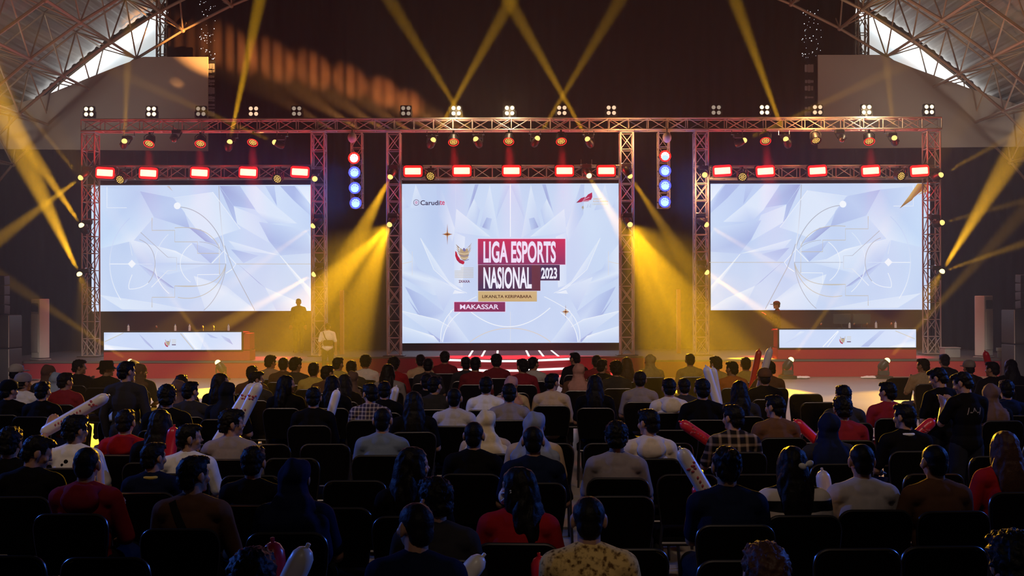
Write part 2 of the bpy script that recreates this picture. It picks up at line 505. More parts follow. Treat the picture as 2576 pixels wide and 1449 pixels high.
# haze over the stage
hz = bpy.data.materials.new('stage_haze'); hz.use_nodes = True
nt = hz.node_tree; nt.nodes.remove(nt.nodes['Principled BSDF'])
vs_ = nt.nodes.new('ShaderNodeVolumeScatter'); vs_.inputs['Density'].default_value = 0.006
vs_.inputs['Anisotropy'].default_value = 0.15; vs_.inputs['Color'].default_value = (1.0, 0.96, 0.92, 1)
hz.cycles.volume_sampling = 'EQUIANGULAR'; hz.cycles.homogeneous_volume = True
nt.links.new(vs_.outputs[0], nt.nodes['Material Output'].inputs['Volume'])
mb = MB(); mb.box((0, 22.95, 7.0), (46, 22.9, 13.98))
haze = mb.build('stage_haze', hz)
tag(haze, 'thin haze hanging over the stage and lit by the lamp beams', 'haze', None, 'stuff')
# ================================================================== STAGE
def wmb(): return MB()
stage = empty('stage', (0, 28, 0)); tag(stage, 'low wide stage with red skirting and a lit angular front step', 'stage')
outline = [(-14.2, 28.0), (-4.75, 28.0), (-4.75, 29.9), (-1.72, 29.9), (-1.72, 28.9), (-0.62, 28.3), (0.20, 28.3), (1.56, 29.2), (1.72, 29.9), (3.65, 29.9), (3.65, 28.0), (14.2, 28.0), (14.2, 34.4), (-14.2, 34.4)]
def slab(mb, pts, z0, z1):
    n = len(pts); vs = [Vector((x, y, z0)) for x, y in pts] + [Vector((x, y, z1)) for x, y in pts]
    mb.add(vs, [tuple(range(n - 1, -1, -1)), tuple(range(n, 2 * n))] + [(i, (i + 1) % n, (i + 1) % n + n, i + n) for i in range(n)])
q = MB(); slab(q, outline, 0.405, STAGE_Z); q.build('deck', M['stage_top'], stage, False, True)
q = MB()
ins = [(x, y + (0.03 if y < 30 else -0.05)) for x, y in outline]
slab(q, ins, 0.0, 0.404); q.build('skirt', M['red_carpet'], stage, False, True)
M['carpet_top'] = mat('stage_red_carpet', (0.20, 0.035, 0.06), 0.7, 0, 0.1, 30)
q = MB(); slab(q, [(-1.66, 28.95), (-0.60, 28.36), (0.19, 28.36), (1.5, 29.25), (1.95, 33.4), (-2.0, 33.4)], STAGE_Z, 0.458); q.build('carpet', M['carpet_top'], stage, False, True)
for xa, xb in ((1189, 1180), (1220, 1212), (1252, 1251), (1324, 1331), (1356, 1367), (1387, 1405)):
    p, r = at(xa, 881.5, 33.2), at(xb, 897, 29.75)
    a = Vector((p.x, 33.2, 0.462)); b = Vector((r.x, 29.75, 0.462)); w = Vector((0.028, 0, 0))
    q = MB(); q.add([a - w, a + w, b + w, b - w, a - w + Vector((0, 0, .006)), a + w + Vector((0, 0, .006)), b + w + Vector((0, 0, .006)), b - w + Vector((0, 0, .006))],
                    [(3, 2, 1, 0), (4, 5, 6, 7), (0, 1, 5, 4), (1, 2, 6, 5), (2, 3, 7, 6), (3, 0, 4, 7)])
    q.build('light_line', M['strip'], stage, False, True)
# luminous strips along the angular step, upper and lower
for z, hgt in ((0.415, 0.05), (0.165, 0.055)):
    pts = [(-1.70, 28.86), (-0.61, 28.26), (0.19, 28.26), (1.55, 29.15)]
    for (a, b) in zip(pts[:-1], pts[1:]):
        a3, b3 = Vector((*a, z)), Vector((*b, z)); d = (b3 - a3); ln = d.length; ang = math.atan2(d.y, d.x)
        q = MB(); q.box((a3 + b3) / 2, (ln - 0.02, 0.05, hgt), Matrix.Rotation(ang, 3, 'Z'))
        q.build('light_strip', M['strip'], stage, False, True)
# ================================================================== LIGHTING TRUSSES
TW = 0.36
ztop, zbot = at(1288, 297, Y_TRUSS).z, at(1288, 330, Y_TRUSS).z
TOWERS = [(222, 'left of the left screen'), (800, 'right of the left screen'), (990, 'left of the main screen'), (1578, 'right of the main screen'), (1766, 'left of the right screen'), (2350, 'right of the right screen')]
YT = Y_TRUSS + TW / 2
for x, lab in TOWERS:
    X = at(x, 600, Y_TRUSS).x
    root = empty('truss_tower', (X, YT, STAGE_Z)); tag(root, 'vertical aluminium box truss tower standing ' + lab, 'truss', 'truss towers')
    lattice(root, (X, YT, STAGE_Z + 0.03), (X, YT, zbot - 0.03), TW, 13)
    q = MB(); q.rbox((X, YT, STAGE_Z + 0.015), (0.6, 0.6, 0.03), 0.04, axis='z'); q.build('base_plate', M['dark'], root, False, True)
    q = MB(); q.box((X, YT, zbot + 0.03), (TW + 0.05, TW + 0.05, 0.03)); q.build('head_plate', M['truss'], root, False, True)
XL, XR = at(203, 310, Y_TRUSS).x, at(2370, 310, Y_TRUSS).x
zc = (ztop + zbot) / 2
root = empty('truss_beam', (0, YT, zc)); tag(root, 'long top truss beam spanning all three screens', 'truss', 'truss beams')
lattice(root, (XL, YT, zc + 0.02), (XR, YT, zc + 0.02), ztop - zbot - 0.05, 44, 0.026, 0.013)
zl1, zl0 = at(1288, 416, Y_TRUSS).z, at(1288, 450, Y_TRUSS).z
for i, (xa, xb, lab) in enumerate(((240, 782, 'left'), (1008, 1560, 'main'), (1784, 2332, 'right'))):
    Xa, Xb = at(xa, 430, Y_TRUSS).x + 0.02, at(xb, 430, Y_TRUSS).x - 0.02
    zz = (at(xa, 416, Y_TRUSS).z + at(xa, 450, Y_TRUSS).z) / 2
    root = empty('truss_beam', ((Xa + Xb) / 2, YT, zz)); tag(root, 'lower truss beam just above the %s screen' % lab, 'truss', 'truss beams')
    lattice(root, (Xa, YT, zz), (Xb, YT, zz), zl1 - zl0 - 0.04, 12, 0.024, 0.012)

# ================================================================== LAMPS
YEL = (1.0, 0.50, 0.010)
def clampring(mb, top, z): mb.path([(0.0, 0.03 * math.cos(t), z + 0.03 * math.sin(t)) for t in [i * PI / 4 for i in range(9)]], 0.008, 6)
# --- moving head: origin at the pivot of the head, hanging from above
def make_mover(name='moving_head_light', up=True):
    root = empty(name); sgn = 1 if up else -1
    off = 0.24 if up else 0.0
    q = MB(); q.rbox((0, off, sgn * 0.215), (0.26, 0.16, 0.11), 0.03); q.build('base', M['dark'], root)
    q = MB()
    for sx in (-1, 1): q.path([(sx * 0.12, 0, 0), (sx * 0.125, off * 0.4, sgn * 0.07), (sx * 0.12, off, sgn * 0.17)], 0.018, 8)
    q.tube((-0.12, off, sgn * 0.165), (0.12, off, sgn * 0.165), 0.018); q.build('yoke', M['black'], root, True)
    if up:
        q = MB(); q.path([(0, off, 0.26), (0, off + 0.03, 0.29), (0, 0.39, 0.285)], 0.014, 8); q.tube((-0.17, 0.385, 0.285), (0.17, 0.385, 0.285), 0.012)
        for sx in (-1, 1): q.tube((sx * 0.15, 0.38, 0.28), (sx * 0.15, 0.375, 0.42), 0.012)
        q.build('clamp', M['chrome'], root, True)
    q = MB(); q.lathe([(0.02, -0.15), (0.075, -0.14), (0.105, -0.08), (0.105, 0.03), (0.09, 0.08), (0.080, 0.125), (0.03, 0.126)], 20); hd = q.build('head', M['black'], root, True)
    q = MB(); q.ell((0, 0, 0.135), (0.076, 0.076, 0.075), 16, 9); q.build('lens', M['lens_yellow'], hd, True)
    return root
mover = make_mover(); mover_tree = tree(mover)
fmover = make_mover('moving_head_light', False); fmover_tree = tree(fmover)
used = {'up': False, 'dn': False}
def aim_quat(d): return Vector(d).to_track_quat('Z', 'Y')
def put_mover(px, py, Y, tgt, label, group, up=True, lens=None, watts=0, angle=5.0, blend=0.35):
    """tgt: (x pixel, y pixel, Y) the beam runs to; watts 0 leaves the lamp unlit"""
    lens_p = at(px, py, Y); T = at(*tgt); d = (T - lens_p).normalized()
    loc = lens_p - d * 0.14
    k = 'up' if up else 'dn'; src, tr = (mover, mover_tree) if up else (fmover, fmover_tree)
    if not used[k]: root, used[k] = src, True
    else: root = copy_tree(src, tr)
    root.location = loc
    tag(root, label, 'stage light', group)
    for c in kids(root):
        if c.name.startswith('head'):
            c.rotation_mode = 'QUATERNION'; c.rotation_quaternion = aim_quat(d)
            for l in kids(c):
                l.material_slots[0].link = 'OBJECT'; l.material_slots[0].material = M[lens or 'lens_yellow']
    if watts:
        spot('beam_lamp', lens_p + d * 0.09, T, watts, YEL, angle, blend, 0.05)
    return root
BW = 82000.0        # watts of a full beam
G1 = 'moving heads under the top truss'
yh = Y_TRUSS - 0.36
# (x, y, target, power share, angle, label)
uppers = [(313, 355, (323, 120, 27.0), 0.22, 4.5, 'left screen', 'beam pointing straight up, faint'),
          (438, 352, (430, 420, 28.0), 0, 5, 'left screen', 'dark and unlit'),
          (578, 357, (662, -40, 27.0), 1.15, 4.6, 'left screen', 'throwing a bright steep beam to the roof'),
          (691, 358, (300, 185, 28.5), 0.25, 4.8, 'left screen', 'throwing a faint low beam leftward'),
          (1090, 352, (1300, -25, 26.5), 0.62, 4.6, 'main screen', 'throwing a beam up to the right, first in row'),
          (1197, 350, (968, -20, 26.5), 0.50, 4.6, 'main screen', 'throwing a beam up to the left, second in row'),
          (1352, 348, (1572, -20, 26.5), 0.42, 4.6, 'main screen', 'throwing a beam up to the right, third in row'),
          (1478, 350, (1268, -20, 26.5), 0.62, 4.6, 'main screen', 'throwing a beam up to the left, last in row'),
          (1873, 353, (2240, 180, 28.5), 0.30, 4.8, 'right screen', 'throwing a faint low beam rightward'),
          (1977, 350, (1842, -20, 27.0), 0.80, 4.6, 'right screen', 'throwing a bright steep beam to the roof'),
          (2118, 352, (2110, 430, 28.0), 0, 5, 'right screen', 'dark and unlit'),
          (2250, 347, (2225, 110, 27.0), 0.15, 4.5, 'right screen', 'beam pointing straight up, faint')]
for x, y, t, w, a, scr, lab in uppers:
    put_mover(x, y, yh, t, 'moving head over %s, %s' % (scr, lab), G1, True, None if w else 'lens_off', BW * w * 2.2, a)
G2 = 'moving heads on the truss towers'
ytw = Y_TRUSS - 0.36
towers = [(203, 447, [((0, 600, 27.5), 0.6, 7.0), ((-60, 130, 27.0), 0.5, 4.5)], 'outer left tower', 'top'),
          (205, 567, [((-40, 210, 26.5), 0.8, 9.0)], 'outer left tower', 'middle'),
          (200, 690, [((0, 270, 26.5), 1.1, 10.0)], 'outer left tower', 'bottom'),
          (792, 450, [], 'tower right of left screen', 'top'),
          (788, 568, [((560, 730, 28.5), 0.30, 7.0)], 'tower right of left screen', 'middle'),
          (790, 690, [((540, 830, 28.5), 0.55, 9.0)], 'tower right of left screen', 'bottom'),
          (982, 445, [((770, 850, 26.0), 0.34, 13.0)], 'tower left of main screen', 'top'),
          (980, 565, [((690, 860, 25.5), 0.27, 17.0), ((850, 900, 25.5), 0.19, 18.0)], 'tower left of main screen', 'lower'),
          (1585, 443, [((1780, 740, 29.0), 0.25, 11.0)], 'tower right of main screen', 'top'),
          (1585, 565, [((1790, 860, 25.5), 0.27, 17.0), ((1690, 920, 25.5), 0.19, 18.0)], 'tower right of main screen', 'lower'),
          (1773, 440, [], 'tower left of right screen', 'top'),
          (1777, 565, [((1990, 690, 28.5), 0.35, 7.0)], 'tower left of right screen', 'middle'),
          (1778, 685, [((2000, 840, 28.5), 0.6, 9.0)], 'tower left of right screen', 'bottom'),
          (2367, 440, [((2640, 290, 27.0), 0.5, 4.5)], 'outer right tower', 'top'),
          (2370, 560, [((2640, 488, 27.0), 0.22, 5.0)], 'outer right tower', 'middle'),
          (2370, 683, [((2600, 306, 26.5), 0.9, 10.0), ((2640, 590, 27.0), 0.5, 5.0)], 'outer right tower', 'bottom')]
for x, y, beams, tw, pos in towers:
    tgt = beams[0][0] if beams else (x, y + 60, 25.0)
    hot = bool(beams) and max(b[1] for b in beams) > 0.7
    put_mover(x, y, ytw, tgt, '%s glowing moving head light on the %s' % (pos, tw), G2, True, 'lens_hot' if hot else 'lens_yellow')
    for t, w, a in beams:
        p = at(x, y, ytw); d = (at(*t) - p).normalized()
        spot('beam_lamp', p + d * 0.10, at(*t), BW * w * (a / 5.0) ** 1.1, YEL, a, 0.6 if a > 8 else 0.4, 0.05)
put_mover(1482, 442, Y_TRUSS - 0.36, (1570, 590, 28.0), 'moving head light on lower main truss sending a white beam across the screen', 'moving heads on the lower truss', True, 'lens_hot')
spot('beam_lamp', at(1484, 448, Y_TRUSS - 0.46), at(1575, 600, 28.0), BW * 1.0, YEL, 10, 0.5, 0.05)
G3 = 'moving heads on the floor before the stage'
for x, y, t, w, lab in ((328, 910, (10, 700, 28.5), 0.32, 'leftmost, partly behind the crowd'), (548, 912, (430, 745, 27.2), 0.35, 'second from left, before the left desk'),
                        (1990, 905, (2090, 765, 27.2), 0.32, 'before the near end of the right desk'), (2232, 907, (2380, 745, 27.2), 0.36, 'before the far end of the right desk')):
    r = put_mover(x, y, 27.3, t, 'moving head light standing on the floor, ' + lab, G3, False, 'lens_hot', BW * w * 2.2, 5.0, 0.5)
    # low case that lifts the lamp off the floor
    L = r.location; q = MB(); h = L.z - 0.29
    q.rbox((L.x, L.y + 0.02, h / 2), (0.40, 0.34, h), 0.02, axis='z')
    o = q.build('flight_case', M['black']); tag(o, 'small black case under the floor moving head, ' + lab.replace('leftmost, ', '').replace('second from left, ', ''), 'case', 'cases under the floor lamps')

# --- LED par cans
def make_par():
    root = empty('par_light')
    q = MB(); q.path([(-0.15, 0, 0), (-0.15, 0, 0.15), (-0.08, 0, 0.21), (0.08, 0, 0.21), (0.15, 0, 0.15), (0.15, 0, 0)], 0.012, 6); q.box((0, 0.0, 0.24), (0.05, 0.04, 0.06)); q.path([(0, 0, 0.25), (0, 0.15, 0.28), (0, 0.31, 0.29), (0, 0.33, 0.33), (0, 0.33, 0.43)], 0.012, 6); q.build('bracket', M['dark'], root)
    q = MB(); q.lathe([(0.05, -0.20), (0.11, -0.17), (0.135, -0.10), (0.14, 0.06), (0.147, 0.08), (0.13, 0.082), (0.128, 0.05), (0.02, 0.05)], 24); c = q.build('can', M['black'], root, True)
    q = MB()
    for ring, n in ((0.0, 1), (0.045, 6), (0.09, 12)):
        for i in range(n):
            t = 2 * PI * i / n + ring * 5; q.ell((ring * math.cos(t), ring * math.sin(t), 0.065), (0.017, 0.017, 0.012), 8, 5)
    q.build('led_cells', M['led_amber'], c, True)
    q = MB(); q.path([(0.140 * math.cos(t), 0.140 * math.sin(t), 0.078) for t in [i * 2 * PI / 24 for i in range(25)]], 0.012, 6); q.build('rim', M['black'], c, True)
    return root
par = make_par(); par_tree = tree(par); par_used = False
def put_par(px, py, Y, d, label, group, rim=None, cells='led_amber'):
    global par_used
    if not par_used: root, par_used = par, True
    else: root = copy_tree(par, par_tree)
    p = at(px, py, Y); d = Vector(d).normalized()
    root.location = p - d * 0.06
    tag(root, label, 'stage light', group)
    for c in kids(root):
        if c.name.startswith('can'):
            c.rotation_mode = 'QUATERNION'; c.rotation_quaternion = aim_quat(d)
            for l in kids(c):
                key = rim if l.name.startswith('rim') else cells
                l.material_slots[0].link = 'OBJECT'; l.material_slots[0].material = M[key or 'black']
    return p, d
RED = (1.0, 0.02, 0.03)
G4 = 'red par lamps under the top truss'
for i, (x, y, w, scr, k) in enumerate(((375, 361, .6, 'left', 0), (504, 361, .8, 'left', 1), (636, 358, 1., 'left', 2), (1141, 357, 1., 'main', 0), (1280, 355, 1.3, 'main', 1), (1412, 355, 1.1, 'main', 2),
                                     (1926, 354, 1.2, 'right', 0), (2053, 353, 0, 'right', 1), (2187, 355, .9, 'right', 2))):
    p, d = put_par(x, y, Y_TRUSS - 0.30, (0.1 * (1 if i % 2 else -1), -0.75, -1.0), 'par lamp under top truss over %s screen, %s of three%s' % (scr, ORD[k], ', red rim' if w else ', amber only'), G4, 'led_red' if w else None)
    if w: spot('red_beam_lamp', p + d * 0.06, p + Vector((0.05, -0.12, -1.0)), 9000 * w, RED, 26, 0.8, 0.08)
G5 = 'amber par lamps hanging from the lower trusses'
for x, y, lab in ((302, 452, 'above the left end of the left screen'), (698, 450, 'above the right end of the left screen'), (1083, 443, 'above the left end of the main screen'),
                  (1868, 445, 'above the left end of the right screen'), (2267, 443, 'above the right end of the right screen')):
    put_par(x, y, Y_TRUSS - 0.34, (-0.15 if x < 1900 else 0.3, -1.0, -0.35), 'amber dotted par lamp ' + lab, G5)

# --- red strobes
def make_strobe():
    root = empty('strobe_light')
    q = MB(); q.rbox((0, 0.05, 0), (0.56, 0.12, 0.36), 0.04); q.build('housing', M['dark'], root, True)
    q = MB(); q.rbox((0, -0.018, 0), (0.53, 0.02, 0.32), 0.07); q.build('red_border', M['strobe_red'], root, True)  # red glow around the lamp, painted as a shining rim
    q = MB(); q.rbox((0, -0.036, 0), (0.44, 0.02, 0.18), 0.02); q.build('lamp_panel', M['strobe_face'], root, True)
    q = MB(); q.path([(-0.29, 0.05, 0), (-0.29, 0.10, 0.0), (-0.29, 0.17, 0.0)], 0.012, 6); q.path([(0.29, 0.05, 0), (0.29, 0.10, 0), (0.29, 0.17, 0)], 0.012, 6); q.build('bracket', M['dark'], root)
    return root
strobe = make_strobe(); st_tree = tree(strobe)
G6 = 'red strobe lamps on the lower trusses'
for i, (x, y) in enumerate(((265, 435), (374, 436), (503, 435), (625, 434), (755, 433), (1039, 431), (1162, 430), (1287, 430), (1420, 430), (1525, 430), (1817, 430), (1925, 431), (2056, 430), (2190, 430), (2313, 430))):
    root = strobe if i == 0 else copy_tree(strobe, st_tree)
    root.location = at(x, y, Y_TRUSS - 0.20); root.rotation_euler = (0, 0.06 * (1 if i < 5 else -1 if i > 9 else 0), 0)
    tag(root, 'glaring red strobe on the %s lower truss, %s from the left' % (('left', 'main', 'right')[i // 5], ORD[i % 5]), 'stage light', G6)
    lamp('strobe_glow', root.location + Vector((0, -0.12, 0)), 52, RED, 0.12)

# --- four lamp blinders on top of the truss
def make_blinder():
    root = empty('blinder_light')
    q = MB(); q.rbox((0, 0.04, 0.19), (0.32, 0.08, 0.32), 0.03)
    for sx in (-1, 1):
        for sz in (-1, 1):
            Mx = Matrix.Translation((sx * 0.075, 0.0, 0.19 + sz * 0.075)) @ Matrix.Rotation(PI / 2, 4, 'X')
            q.lathe([(0.072, -0.02), (0.074, 0.035), (0.064, 0.037), (0.060, 0.0), (0.02, -0.005)], 16, Mx)
    q.build('housing', M['black'], root, True)
    for sx in (-1, 1):
        for sz in (-1, 1):
            q = MB(); q.ell((sx * 0.075, -0.012, 0.19 + sz * 0.075), (0.056, 0.02, 0.056), 14, 8); q.build('lamp', M['blinder_warm'], root, True)
    q = MB(); q.path([(-0.18, 0.04, 0.19), (-0.18, 0.04, 0.02), (0.18, 0.04, 0.02), (0.18, 0.04, 0.19)], 0.012, 6); q.box((0, 0.04, 0.0), (0.06, 0.05, 0.06)); q.build('yoke', M['dark'], root)
    return root
bl = make_blinder(); bl_tree = tree(bl)
G7 = 'four lamp blinders on the top truss'
glowk = ['blinder_hot', 'blinder_hot', 'blinder_dim', 'blinder_warm', 'blinder_dim', 'blinder_dim', 'blinder_hot', 'blinder_hot', 'blinder_warm', 'blinder_warm', 'blinder_dim', 'blinder_hot', 'blinder_warm', 'blinder_hot', 'blinder_hot']
for i, (x, y) in enumerate(((219, 286), (377, 287), (502, 290), (635, 289), (744, 289), (1020, 285), (1147, 284), (1282, 282), (1414, 283), (1539, 283), (1804, 281), (1926, 283), (2060, 284), (2184, 282), (2342, 281))):
    root = bl if i == 0 else copy_tree(bl, bl_tree)
    p = at(x, y, Y_TRUSS); root.location = (p.x, YT - 0.04, ztop + 0.045)
    dz = p.z - (ztop + 0.045 + 0.19)
    tag(root, '%s four lamp blinder on top truss above %s screen, %s from left' % ({'blinder_hot': 'bright', 'blinder_warm': 'warm glowing', 'blinder_dim': 'dim'}[glowk[i]], ('left', 'main', 'right')[i // 5], ORD[i % 5]), 'stage light', G7)
    for c in kids(root):
        if c.name.startswith('lamp'): c.material_slots[0].link = 'OBJECT'; c.material_slots[0].material = M[glowk[i]]
    if i in (6, 7, 13): lamp('blinder_glow', (p.x, Y_TRUSS - 0.2, p.z), 55 if i != 13 else 90, (1, .72, .4), 0.12)
# added bare lamps before the trusses, standing in for orange spill
for x, y in ((1575, 350), (1768, 470), (2050, 315)):
    p = at(x, y, Y_TRUSS - 0.4); lamp('warm_spill', p, 60, (1.0, 0.45, 0.15), 0.1)

# --- hanging ladders of blue wash lamps
def make_wash():
    root = empty('wash_light')
    Mx = Matrix.Rotation(PI / 2, 4, 'X')
    q = MB(); q.lathe([(0.06, -0.20), (0.13, -0.16), (0.165, -0.05), (0.17, 0.03), (0.155, 0.035), (0.15, 0.0), (0.02, 0.0)], 24, Mx); q.build('housing', M['black'], root, True)
    q = MB(); q.lathe([(0.150, 0.012), (0.166, 0.034), (0.152, 0.040), (0.120, 0.014), (0.02, 0.01)], 24, Mx); q.build('halo_ring', M['blue_led'], root, True)
    q = MB()
    for ring, n in ((0.0, 1), (0.05, 6), (0.095, 12)):
        for i in range(n):
            t = 2 * PI * i / n + 0.3; q.ell((ring * math.cos(t), -0.03, ring * math.sin(t)), (0.025, 0.015, 0.025), 8, 5)
    q.build('led_cells', M['pale_led'], root, True)
    q = MB(); q.ell((0, -0.038, -0.045), (0.10, 0.022, 0.075), 14, 8); q.build('lens', M['cyan_led'], root, True)
    q = MB(); q.path([(-0.19, 0.02, 0), (-0.19, 0.12, 0), (-0.17, 0.215, 0), (0.17, 0.215, 0), (0.19, 0.12, 0), (0.19, 0.02, 0)], 0.012, 6); q.build('bracket', M['dark'], root)
    return root
ws = make_wash(); ws_tree = tree(ws); first = True
for side, xs, ys, lab, xc in (('left', (891, 892, 893, 895), (398, 434, 473, 511), 'between left and main screens', 896), ('right', (1673, 1673, 1673, 1672), (393, 430, 467, 508), 'between main and right screens', 1671)):
    a, b = at(xc, 326, Y_TRUSS), at(xc, 522, Y_TRUSS)
    root = empty('hanging_truss', (a.x, YT - 0.02, b.z)); tag(root, 'short hanging truss of wash lamps ' + lab, 'truss', 'hanging lamp trusses')
    lattice(root, (a.x, YT, b.z), (a.x, YT, zbot - 0.02), 0.30, 5, 0.018, 0.010)
    p = at(886 if side == 'left' else 1678, 347, Y_TRUSS - 0.12)
    root = empty('chain_hoist', p); tag(root, 'pale rounded hoist body at the top of the hanging truss ' + lab, 'hoist', 'chain hoists')
    q = MB(); q.ell((0, 0, 0.01), (0.125, 0.10, 0.15), 18, 12); q.build('body', M['grey'], root, True)
    q = MB(); q.tube((0, 0, 0.14), (0, 0, 0.27), 0.02); q.path([(0, 0, 0.24), (0, 0.06, 0.27), (0, 0.14, 0.27)], 0.012, 6); q.build('hook', M['chrome'], root, True)
    for k in range(4):
        r = ws if first else copy_tree(ws, ws_tree); first = False
        r.location = at(xs[k], ys[k], Y_TRUSS - 0.19)
        red = side == 'left' and k == 0
        tag(r, ('white and red wash lamp topping the hanging truss ' if red else 'blue wash lamp, %s down the hanging truss ' % ORD[k]) + lab, 'stage light', 'wash lamps on the hanging trusses')
        for c in kids(r):
            ov = {'halo': 'blue_led', 'led_': 'pale_led', 'lens': 'cyan_led'}.get(c.name[:4])
            if red: ov = {'halo': 'led_red', 'led_': 'white_led', 'lens': 'white_led'}.get(c.name[:4])
            elif side == 'right' and k == 0: ov = {'lens': 'pale_led'}.get(c.name[:4])
            if ov: c.material_slots[0].link = 'OBJECT'; c.material_slots[0].material = M[ov]
        col = (1.0, 0.10, 0.12) if red else (0.05, 0.16, 1.0)
        lamp('wash_glow', r.location + Vector((0, -0.22, 0)), 9, col, 0.14)
        if k: spot('wash_lamp', r.location + Vector((0, -0.15, 0)), (r.location.x * 2.3, 6.0, 1.0), 900, (0.05, 0.22, 1.0), 34, 0.8, 0.16)

# ================================================================== STAGE FURNITURE
M['steel_pole'] = mat('rusty_orange_pole', (0.50, 0.20, 0.13), 0.6)
for x, yt, yb, lab in ((860, 730, 897, 'left'), (1707, 728, 893, 'right')):
    Y = 31.5; a = at(x, yt, Y)
    q = MB(); q.rbox((a.x, Y, (a.z + STAGE_Z) / 2), (0.12, 0.12, a.z - STAGE_Z), 0.02, axis='z')
    o = q.build('scenery_post', M['steel_pole']); tag(o, 'plain orange red post standing on stage %s of the main screen' % lab, 'post', 'orange scenery posts')
# floor standing air conditioners
def aircon(x0, x1, y0, label, flip):
    Y = 28.5; a, b = at(x0, y0, Y), at(x1, y0, Y); w = b.x - a.x; h = a.z - STAGE_Z; cx = (a.x + b.x) / 2
    root = empty('air_conditioner', (cx, Y + 0.2, STAGE_Z)); tag(root, label, 'air conditioner', 'floor standing air conditioners')
    rz = Matrix.Rotation(math.radians(-38 if not flip else 38), 3, 'Z'); W = w / 1.15
    q = MB(); q.rbox((0, 0, h / 2 + 0.03), (W * 0.86, W * 0.60, h - 0.06), 0.03, rot=rz, axis='z'); body = q.build('body', M['white'], root, True)
    q = MB(); q.rbox(rz @ Vector((0, -W * 0.31, h * 0.86)), (W * 0.66, 0.03, h * 0.14), 0.02, rot=rz); q.build('air_outlet', M['dark'], root, True)
    q = MB(); q.rbox(rz @ Vector((0, -W * 0.31, h * 0.44)), (W * 0.72, 0.03, h * 0.62), 0.02, rot=rz); q.build('front_panel', M['white'], root, True)
    q = MB(); q.rbox((0, 0, 0.02), (W * 0.98, W * 0.74, 0.04), 0.03, rot=rz, axis='z'); q.build('plinth', M['grey'], root, True)
aircon(66, 120, 752, 'white floor standing air conditioner at the left end of the stage', False)
aircon(2456, 2510, 744, 'white floor standing air conditioner at the right end of the stage', True)
# loudspeakers at the edges
M['grille'] = mat('speaker_grille', (0.045, 0.045, 0.055), 0.6, 0.2, 0.3, 120, 0.3)
for sx, x0, x1, ytop, arr, lab in ((-1, -60, 28, 792, (-30, 9, 693, 788), 'left'), (1, 2546, 2640, 778, (2570, 2610, 690, 780), 'right')):
    Y = 27.0; a, b = at(x0, ytop, Y), at(x1, ytop, Y)
    root = empty('loudspeaker_stack', ((a.x + b.x) / 2, Y, 0)); tag(root, 'tall dark loudspeaker stack at the %s edge of the picture' % lab, 'loudspeaker', 'loudspeaker stacks')
    w = b.x - a.x; n = 2
    for k in range(n):
        h = a.z / n
        q = MB(); q.rbox((0, 0.25, h * (k + 0.5)), (w, 0.7, h - 0.02), 0.03); cab = q.build('cabinet', M['dark'], root, True)
        q = MB(); q.rbox((0, -0.115, h * (k + 0.5)), (w - 0.08, 0.02, h - 0.10), 0.02); q.build('grille', M['grille'], cab, True)
        q = MB(); q.tube((-sx * (w / 2 - 0.012), -0.112, h * k + 0.02), (-sx * (w / 2 - 0.012), -0.112, h * (k + 1) - 0.02), 0.014); q.build('edge_trim', M['grey'], cab, True)
    c = at(arr[0], arr[2], Y); d = at(arr[1], arr[3], Y)
    root2 = empty('line_array_speaker', ((c.x + d.x) / 2, Y + 0.2, d.z)); tag(root2, 'slim column of small loudspeakers standing on the %s stack' % lab, 'loudspeaker', 'line array columns')
    hh = (c.z - a.z - 0.0); 
    root2.location.z = a.z
    root2.matrix_world = Matrix.Translation(root2.location)
    for k in range(4):
        q = MB(); q.rbox((0, 0, hh * (k + 0.5) / 4), (d.x - c.x, 0.3, hh / 4 - 0.015), 0.02, rot=Matrix.Rotation(0.06 * (k - 1.5), 3, 'X')); q.build('box', M['grille'], root2, True)
q = MB(); a, b = at(2378, 874, 28.7), at(2418, 900, 28.7)
root = empty('storage_box', ((a.x + b.x) / 2, 28.9, STAGE_Z)); tag(root, 'pale grey storage box with a lid on stage beside the right tower', 'box')
w, h = b.x - a.x, a.z - STAGE_Z
q.rbox((0, 0, h * 0.43), (w, 0.35, h * 0.86), 0.03, axis='z'); q.build('body', M['grey'], root, True)
q = MB(); q.rbox((0, 0, h * 0.93), (w * 1.05, 0.38, h * 0.12), 0.03, axis='z'); q.build('lid', M['grey'], root, True)
q = MB(); a = at(2520, 875, 28.6)
q.lathe([(0.10, 0), (0.11, 0.02), (0.11, a.z - STAGE_Z - 0.1), (0.14, a.z - STAGE_Z - 0.08), (0.14, a.z - STAGE_Z), (0.02, a.z - STAGE_Z)], 20)
o = q.build('stand_post', M['white'], None, True); o.location = (a.x, 28.6, STAGE_Z); tag(o, 'short pale cylindrical post beside the right air conditioner', 'post')
# crumpled white cloths on the floor before the right desk
for x, y, lab in ((2015, 941, 'beside the near floor lamp'), (2185, 942, 'beside the far floor lamp')):
    p = at(x, y, 27.4); rnd = random.Random(x); q = MB()
    q.ell((0, 0, 0.03), (0.22, 0.15, 0.035), 20, 8)
    q.v = [(vx + 0.03 * math.sin(vy * 40), vy, max(0.0, vz * (0.7 + 0.5 * rnd.random()))) for vx, vy, vz in q.v]
    o = q.build('cloth', M['white'], None, True); o.location = (p.x, 27.35, 0.0); tag(o, 'crumpled white cloth lying on the floor ' + lab, 'cloth', 'cloths on the floor')

